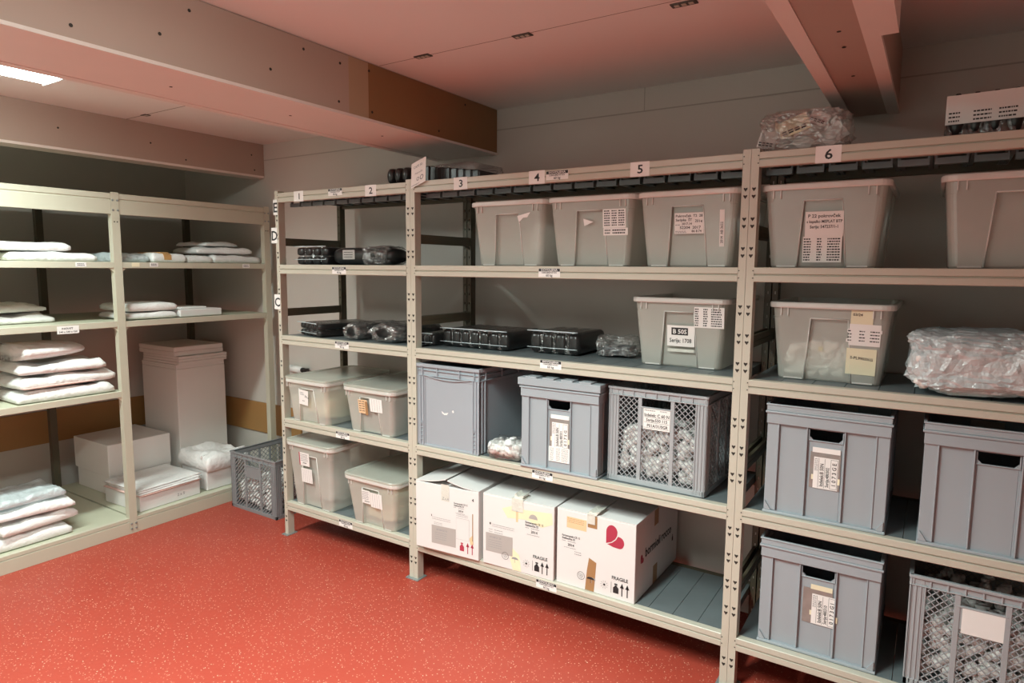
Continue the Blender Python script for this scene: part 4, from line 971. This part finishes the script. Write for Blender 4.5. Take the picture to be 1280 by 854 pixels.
d = Decal((0, -0.0003, 0)); heart(d, W3*0.64, 0.235, 0.085); d.build('logo', b)
d = Decal((0, -0.0003, 0))
small_print(d, W3*0.07, 0.195, 0.95); d.rows(W3*0.24, 0.145, W3*0.34, 0.165, 2, ((0, 0.9),), FAINT, 1.5, 13, 0.3)
d.rect(W3*0.13, 0.262, W3*0.39, 0.312, ORANGE, 0.8); d.rows(W3*0.14, 0.285, W3*0.38, 0.308, 3, ((0, 0.9),), TAPE, 1.5, 14, 0.25)
d.build('print', b)
d = Decal((0, -0.0004, 0)); d.poly([(W3*0.385, 0.003), (W3*0.50, 0.003), (W3*0.525, 0.135), (W3*0.43, 0.150), (W3*0.405, 0.09)], TAPE, 1.1); umbrella(d, W3*0.455, 0.055, 0.018, INK, 1.8); d.build('tape', t, 'brown tape on the lower front')
d = Decal((0, -0.0004, 0)); d.sheet(W3*0.405, 0.285, W3*0.525, 0.338, TAPE, 1.1); d.build('tape', t, 'brown tape on the top edge')
g = G(); g.box(W3*0.40, W3*0.50, -0.004, -0.0008, 0.302, 0.341); g.box(W3*0.40, W3*0.52, -0.004, 0.09, 0.342, 0.348); g.prism([(W3*0.41, 0.348), (W3*0.52, 0.348), (W3*0.55, 0.362), (W3*0.47, 0.352), (W3*0.43, 0.360)], 'y', 0.0, 0.08); o = g.build('tape', 'cloudy', t); o['label'] = 'crumpled cloudy tape'
# right-hand side with the word mark
d = Decal((W3+0.0003, 0, 0), (0, 1, 0), (0, 0, 1)); heart(d, 0.058, 0.155, 0.036); d.build('logo', b)
d = Decal((W3+0.0003, 0, 0), (0, 1, 0), (0, 0, 1)); d.text('bormioli rocco', 0.108, 0.165, 0.058, INK, 1.5, 'l', 0, 0.92); d.build('word_mark', b)
d = Decal((W3+0.0003, 0, 0), (0, 1, 0), (0, 0, 1)); bottle(d, 0.455, 0.115, 0.022, INK); d.build('print', b)
for z0, z1 in ((0.003, 0.085), (0.268, 0.338)):
    d = Decal((W3+0.0004, 0.21, 0), (0, 1, 0), (0, 0, 1)); d.sheet(0, z0, 0.05, z1, TAPE, 1); d.build('tape', t, 'brown tape on the side')

# ------------------------------------------------------------------ black packs in clear wrap
def scallop(n, w, h, r):
    """front outline of a row of rounded columns"""
    pts = []; cw = w/n
    for i in range(n):
        x0 = -w/2+i*cw
        pts.append((x0+cw*0.04, h*0.02)); 
    return pts
PG = 'black packs in clear wrap'
def black_pack(loc, label, n, w, d_, h, rz=0.0, rows=1, seed=1, wrap=True, top=0.35):
    t = thing('black_parts_pack', label, 'pack', loc, rz, PG)
    cw = w/n; rd = random.Random(seed)
    for i in range(n):
        g = G(); x = -w/2+cw*(i+0.5)
        for r in range(rows):
            z0 = h/rows*r; hh = h/rows
            R = []
            for (yy, s) in ((0.0, 0.55), (0.006, 0.85), (0.02, 0.97), (0.04, 0.98), (d_-0.01, 0.98), (d_, 0.9)):
                ring = []
                for k in range(14):
                    a = 2*PI*k/14; c, q = math.cos(a), math.sin(a)
                    ex = 0.55; c = math.copysign(abs(c)**ex, c); q = math.copysign(abs(q)**0.6, q)
                    ring.append((x+cw*0.49*s*c, yy, z0+hh*0.5+hh*0.495*s*q))
                R.append(ring)
            g.loft(R, 0, True, True, True)
        if rows == 1 and top:
            for j in range(int(d_/0.05)):
                pass
        g.build('black_column', 'black', t)
    if wrap:
        g = blob(w*1.06, d_*1.10, h*1.13, seed, 0.05, 2.5, 0.25, 5, 0.8, 0.035); o = g.build('clear_wrap', 'wrap', t); o.location = (0, d_/2, 0)
        g = G()
        for k in range(3):
            z = h*(0.30+0.02*k) if k == 0 else h*(1.0+0.02*k); y = -0.012
            pts = [(-w/2*1.0+w*i/10, y-0.004+0.006*noise.noise(Vector((i*0.7, k*3+seed, 0))), z+0.012*h*10*noise.noise(Vector((i*0.5, k*5+seed, 1)))*0.12) for i in range(11)]
            g.tube(pts, 0.0018, 5)
        g.build('wrap_fold', 'milkbag', t)
    return t
black_pack((0.225, 0.06, zD), 'black pack with two rows of rounded tops on the upper narrow shelf', 4, 0.25, 0.36, 0.098, 0.05, 2, 2)
# long black roll beside it
t = thing('black_parts_pack', 'long black wrapped roll with a gathered clear end on the upper narrow shelf', 'pack', (0.60, 0.06, zD), 0, PG)
g = G(); R = []
for i in range(13):
    x = -0.21+0.42*i/12; s = (0.9 if i in (0,) else 1.0)*(1-0.35*max(0, (i-9)/3)**2)
    R.append([(x, 0.09+0.085*s*math.copysign(abs(math.cos(a))**0.7, math.cos(a)), 0.048+0.047*s*math.copysign(abs(math.sin(a))**0.7, math.sin(a))) for a in [2*PI*k/16 for k in range(16)]])
g.loft(R, 0, True, True, True); g.build('roll', 'black', t)
o = blob(0.20, 0.20, 0.11, 22, 0.18, 3.0, 0.5, 5, 0.5, 0.10).build('clear_wrap', 'wrap', t); o.location = (0.10, 0.085, 0)
d = Decal((-0.13, 0.004, 0.03)); d.sheet(0, 0, 0.09, 0.05, GREY, 1); d.rows(0.008, 0.006, 0.082, 0.044, 3, ((0, 0.9),), INK, 2, 3, 0.3); d.build('label', t)
# third shelf, narrow unit
black_pack((0.195, 0.055, zC), 'black pack in clear wrap nearest the letter-card post, middle narrow shelf', 5, 0.24, 0.36, 0.075, -0.25, 2, 4)
def rolled_pack(loc, label, w, l, h, rz, seed):
    t = thing('black_parts_pack', label, 'pack', loc, rz, PG)
    g = G(); R = []
    for i in range(11):
        y = l*i/10; s = 0.82+0.18*math.sin(PI*min(1, (i+1.5)/6)/2)
        R.append([(w/2*0.9*s*math.cos(a), y, max(0.001, h*0.46+h*0.45*s*math.sin(a))) for a in [2*PI*k/16 for k in range(16)]])
    g.loft(R, 0, True, True, True); g.build('black_core', 'black', t)
    o = blob(w*1.1, l*1.1, h*1.12, seed+9, 0.14, 3.2, 0.5, 5, 0.5, 0.11).build('clear_wrap', 'wrap', t); o.location = (0, l*0.5, 0)
    # gathered bag end: a crumpled skirt round the dark core
    g = G(); R = []; n = 40
    for k, (yy, sc) in enumerate(((0.09, 1.04), (0.05, 1.12), (0.012, 1.10), (-0.018, 0.98), (-0.03, 0.72), (-0.022, 0.50))):
        ring = []
        for i in range(n):
            a = 2*PI*i/n; q = sc*(1+0.13*noise.noise(Vector((math.cos(a)*3.5+seed, math.sin(a)*3.5, k*0.9)))+0.05*math.sin(9*a+k*1.3+seed))
            ring.append((w*0.47*q*math.cos(a), yy+0.018*noise.noise(Vector((math.cos(a)*4, math.sin(a)*4+seed, k*1.1))), max(0.0015, h*0.49+h*0.49*q*math.sin(a))))
        R.append(ring)
    g.loft(R, 0, False); g.build('gathered_end', 'clearbag', t)
rolled_pack((0.535, 0.07, zC), 'black roll in a twisted clear bag, middle one on the middle narrow shelf', 0.135, 0.34, 0.088, 0.05, 31)
rolled_pack((0.765, 0.075, zC), 'black roll in a crumpled silvery bag beside the double post', 0.22, 0.34, 0.10, -0.05, 33)
# wide unit, third shelf
black_pack((1.022, 0.10, zC), 'low black pack half behind the double post on the middle shelf', 3, 0.105, 0.33, 0.062, 0, 1, 6)
black_pack((1.295, 0.135, zC), 'wide black wrapped pack of rounded columns right of the double post', 7, 0.40, 0.30, 0.092, 0.0, 1, 7)
black_pack((1.715, 0.175, zC), 'black wrapped pack of four bulging columns in the middle of the wide shelf', 4, 0.26, 0.28, 0.105, 0.0, 1, 8)
t = thing('black_parts_pack', 'clear plastic bag with dark parts left of the B 50S bin', 'pack', (1.978, 0.32, zC+0.001), 0.2, PG)
blob(0.20, 0.22, 0.10, 41, 0.2, 2.4, 0.5, 5, 0.5, 0.07).build('clear_bag', 'clearbag', t)
o = blob(0.16, 0.15, 0.05, 42, 0.2).build('dark_parts', 'darkparts', t)
# top of the shelving
zE = LZ['E']+0.0008
t = thing('black_parts_pack', 'black wrapped pack with a hanging paper label on top beside card 3', 'pack', (1.07, 0.05, zE), 0.0, PG)
for i in range(3):
    g = G(); x = -0.24+0.05*i
    g.loft([[(x+0.022*s*math.cos(a), 0.0+yy, 0.045+0.04*s*math.sin(a)) for a in [2*PI*k/14 for k in range(14)]] for yy, s in ((0, 0.6), (0.008, 0.9), (0.03, 1), (0.3, 1))], 0, True, True, True)
    g.build('black_column', 'black', t)
for i in range(9):
    g = G(); x = -0.075+0.042*i; hh = 0.085-0.0055*i
    g.box(x, x+0.034, 0.02, 0.34, 0.002, hh); g.box(x+0.034, x+0.042, 0.022, 0.34, 0.002, hh-0.008); g.build('black_column', 'black', t, bevel=0.004)
o = blob(0.50, 0.30, 0.10, 44, 0.06, 2.4, 0.3, 5).build('clear_wrap', 'wrap', t); o.location = (0.05, 0.17, 0)
d = Decal((-0.04, -0.064, -0.036), (1, 0.0, 0.34), (0, 0.05, 1)); d.sheet(0, 0, 0.095, 0.115, PAPER, 1.5)
d.text('CAPS 50', 0.015, 0.085, 0.016, FAINT, 2.2); d.text('Pokrovčki', 0.025, 0.055, 0.012, FAINT, 2.2); d.ring(0.045, 0.03, 0.009, 0.004, FAINT, 2.2, 12); d.ring(0.07, 0.03, 0.012, 0.005, FAINT, 2.2, 12); d.rows(0.004, 0.004, 0.06, 0.012, 1, ((0, 0.9),), FAINT, 2.2, 3)
d.build('paper_label', t)
t = thing('bag_of_paper_slips', 'clear bag of crumpled paper slips on top beside card 6', 'bag', (2.745, 0.16, zE+0.001), 0.0)
blob(0.33, 0.24, 0.165, 51, 0.16, 1.9, 0.62, 5, 0.5, 0.06).build('bag', 'clearbag', t)
for i, (x, y, z, rx, ry, rz, w, h) in enumerate(((-0.12, -0.06, 0.055, 1.2, 0.2, 0.1, 0.06, 0.07), (-0.03, -0.085, 0.09, 1.0, -0.35, 0.1, 0.10, 0.075), (0.045, -0.05, 0.115, 1.0, 0.4, 0.2, 0.06, 0.06), (-0.07, -0.03, 0.09, 0.7, 0.3, 0.5, 0.07, 0.06), (0.0, -0.07, 0.035, 1.3, 0.6, 0, 0.06, 0.05), (0.09, -0.03, 0.06, 1.1, -0.6, 0.3, 0.08, 0.07), (0.0, -0.01, 0.12, 0.4, 0.1, 0.1, 0.12, 0.06), (-0.05, -0.06, 0.03, 1.2, 0.4, 0.5, 0.07, 0.04))):
    g = G(); n = 6
    vs = [((a/n-0.5)*w, (b/n-0.5)*h, 0.008*noise.noise(Vector((a*0.6+i*4, b*0.6, 0)))) for b in range(n+1) for a in range(n+1)]
    vs += [(x_, y_, z_-0.0008) for x_, y_, z_ in vs]; k = (n+1)**2
    fs = [(b*(n+1)+a, b*(n+1)+a+1, (b+1)*(n+1)+a+1, (b+1)*(n+1)+a) for b in range(n) for a in range(n)]
    fs += [tuple(k+j for j in f[::-1]) for f in fs]; g.add(vs, fs, 0, True)
    if i in (1, 2, 0):
        for r in range(2):
            for c in range(4): g.box(-w*0.42+c*w*0.21, -w*0.42+c*w*0.21+w*0.15, -h*0.40+r*h*0.14, -h*0.40+r*h*0.14+h*0.06, 0.004, 0.0055, 1)
    o = g.build('paper_slip', ['note' if i in (1, 3) else 'paper', 'ink'], t); o.location = (x, y, z); o.rotation_euler = (rx, ry, rz)
t = thing('black_parts_pack', 'black pack with a folded white paper label on top at the far right', 'pack', (3.262, 0.12, zE), 0, PG)
for i in range(4):
    g = G(); x = -0.098+0.05*i; g.loft([[(x+0.024+0.024*s*math.cos(a), yy, 0.08+0.075*s*math.sin(a)) for a in [2*PI*k/14 for k in range(14)]] for yy, s in ((0, 0.6), (0.01, 0.92), (0.03, 1), (0.3, 1))], 0, True, True, True); g.build('black_column', 'black', t)
o = blob(0.24, 0.34, 0.165, 55, 0.05, 2.4, 0.3, 5).build('clear_wrap', 'wrap', t); o.location = (0, 0.15, 0)
d = Decal((-0.104, -0.022, 0.048), (1, 0, 0.02)); d.sheet(0, 0, 0.2, 0.088, PAPER, 1.5); d.rows(0.008, 0.004, 0.19, 0.04, 3, ((0, 0.16), (0.35, 0.6), (0.7, 0.95)), INK, 2.2, 4, 0.4); d.build('paper_label', t)
# big milky bag on the third shelf, right
t = thing('bag_of_parts', 'large milky plastic bag of white parts right of the cream-note bin', 'bag', (3.30, 0.175, zC+0.001), 0.0)
blob(0.45, 0.43, 0.23, 61, 0.13, 2.2, 0.6, 5, 0.5, 0.045).build('bag', 'milkbag', t)
b = lumps(260, (-0.16, 0.17, -0.15, 0.1, 0.04, 0.15), 0.018, 62, shape='bit').build('white_parts', 'caps', t); b['kind'] = 'stuff'

# ------------------------------------------------------------------ small fittings on the back wall
t = thing('pipe_stub', 'white pipe stub with a black end fixed on the wall behind the bins', 'pipe', (-0.53, YW, 0.873))
g = G(); g.cyl((-0.095, -0.035, 0), 0.024, 0.12, 'x', 20); g.cyl((-0.10, -0.035, 0), 0.028, 0.02, 'x', 20); g.build('pipe', 'lampw', t)
g = G(); g.cyl((0.025, -0.035, 0), 0.018, 0.03, 'x', 16); g.box(0.055, 0.085, -0.05, -0.02, -0.016, 0.016); g.build('end_plug', 'black', t, bevel=0.003)
g = G(); g.box(-0.06, -0.03, -0.035, -0.001, -0.012, 0.012); g.build('bracket', 'zinc', t)
t = thing('wall_socket', 'dark grey wall box beside the brown strip, seen behind the narrow unit', 'socket', (-0.715, YW, 0.645))
g = G(); g.box(-0.035, 0.035, -0.03, 0, -0.025, 0.025); g.build('housing', 'darkparts', t, bevel=0.004)
g = G(); g.box(-0.028, -0.004, -0.034, -0.03, -0.018, 0.018); g.box(0.004, 0.028, -0.034, -0.03, -0.018, 0.018); g.build('cover', 'steel', t, bevel=0.002)

# ------------------------------------------------------------------ camera
C = bpy.data.cameras.new('camera'); cam = bpy.data.objects.new('camera', C); COL.objects.link(cam)
C.sensor_width = 36; C.lens = 815.18/1280*36; C.clip_start = 0.02
yaw, pitch, roll = 0.5731, -0.1122, 0.0077
fw = Vector((-math.sin(yaw)*math.cos(pitch), math.cos(yaw)*math.cos(pitch), math.sin(pitch)))
r0 = Vector((math.cos(yaw), math.sin(yaw), 0)); u0 = r0.cross(fw)
rt = r0*math.cos(roll)+u0*math.sin(roll); up = -r0*math.sin(roll)+u0*math.cos(roll)
m = Matrix.Identity(4)
for i in range(3): m[i][0] = rt[i]; m[i][1] = up[i]; m[i][2] = -fw[i]
m.translation = (3.1655, -2.422, 1.5918)
cam.matrix_world = m
SC.camera = cam

w = bpy.data.worlds.new('world'); SC.world = w; w.use_nodes = True
w.node_tree.nodes['Background'].inputs[0].default_value = (0.9, 0.85, 0.8, 1); w.node_tree.nodes['Background'].inputs[1].default_value = 0.02
SC.view_settings.view_transform = 'Standard'; SC.view_settings.look = 'None'; SC.view_settings.gamma = 1.0; SC.view_settings.exposure = -0.1
SC.view_settings.use_curve_mapping = False
SC.cycles.max_bounces = 10; SC.cycles.diffuse_bounces = 6; SC.cycles.transparent_max_bounces = 24; SC.cycles.use_denoising = True
SC.cycles.caustics_reflective = False; SC.cycles.caustics_refractive = False
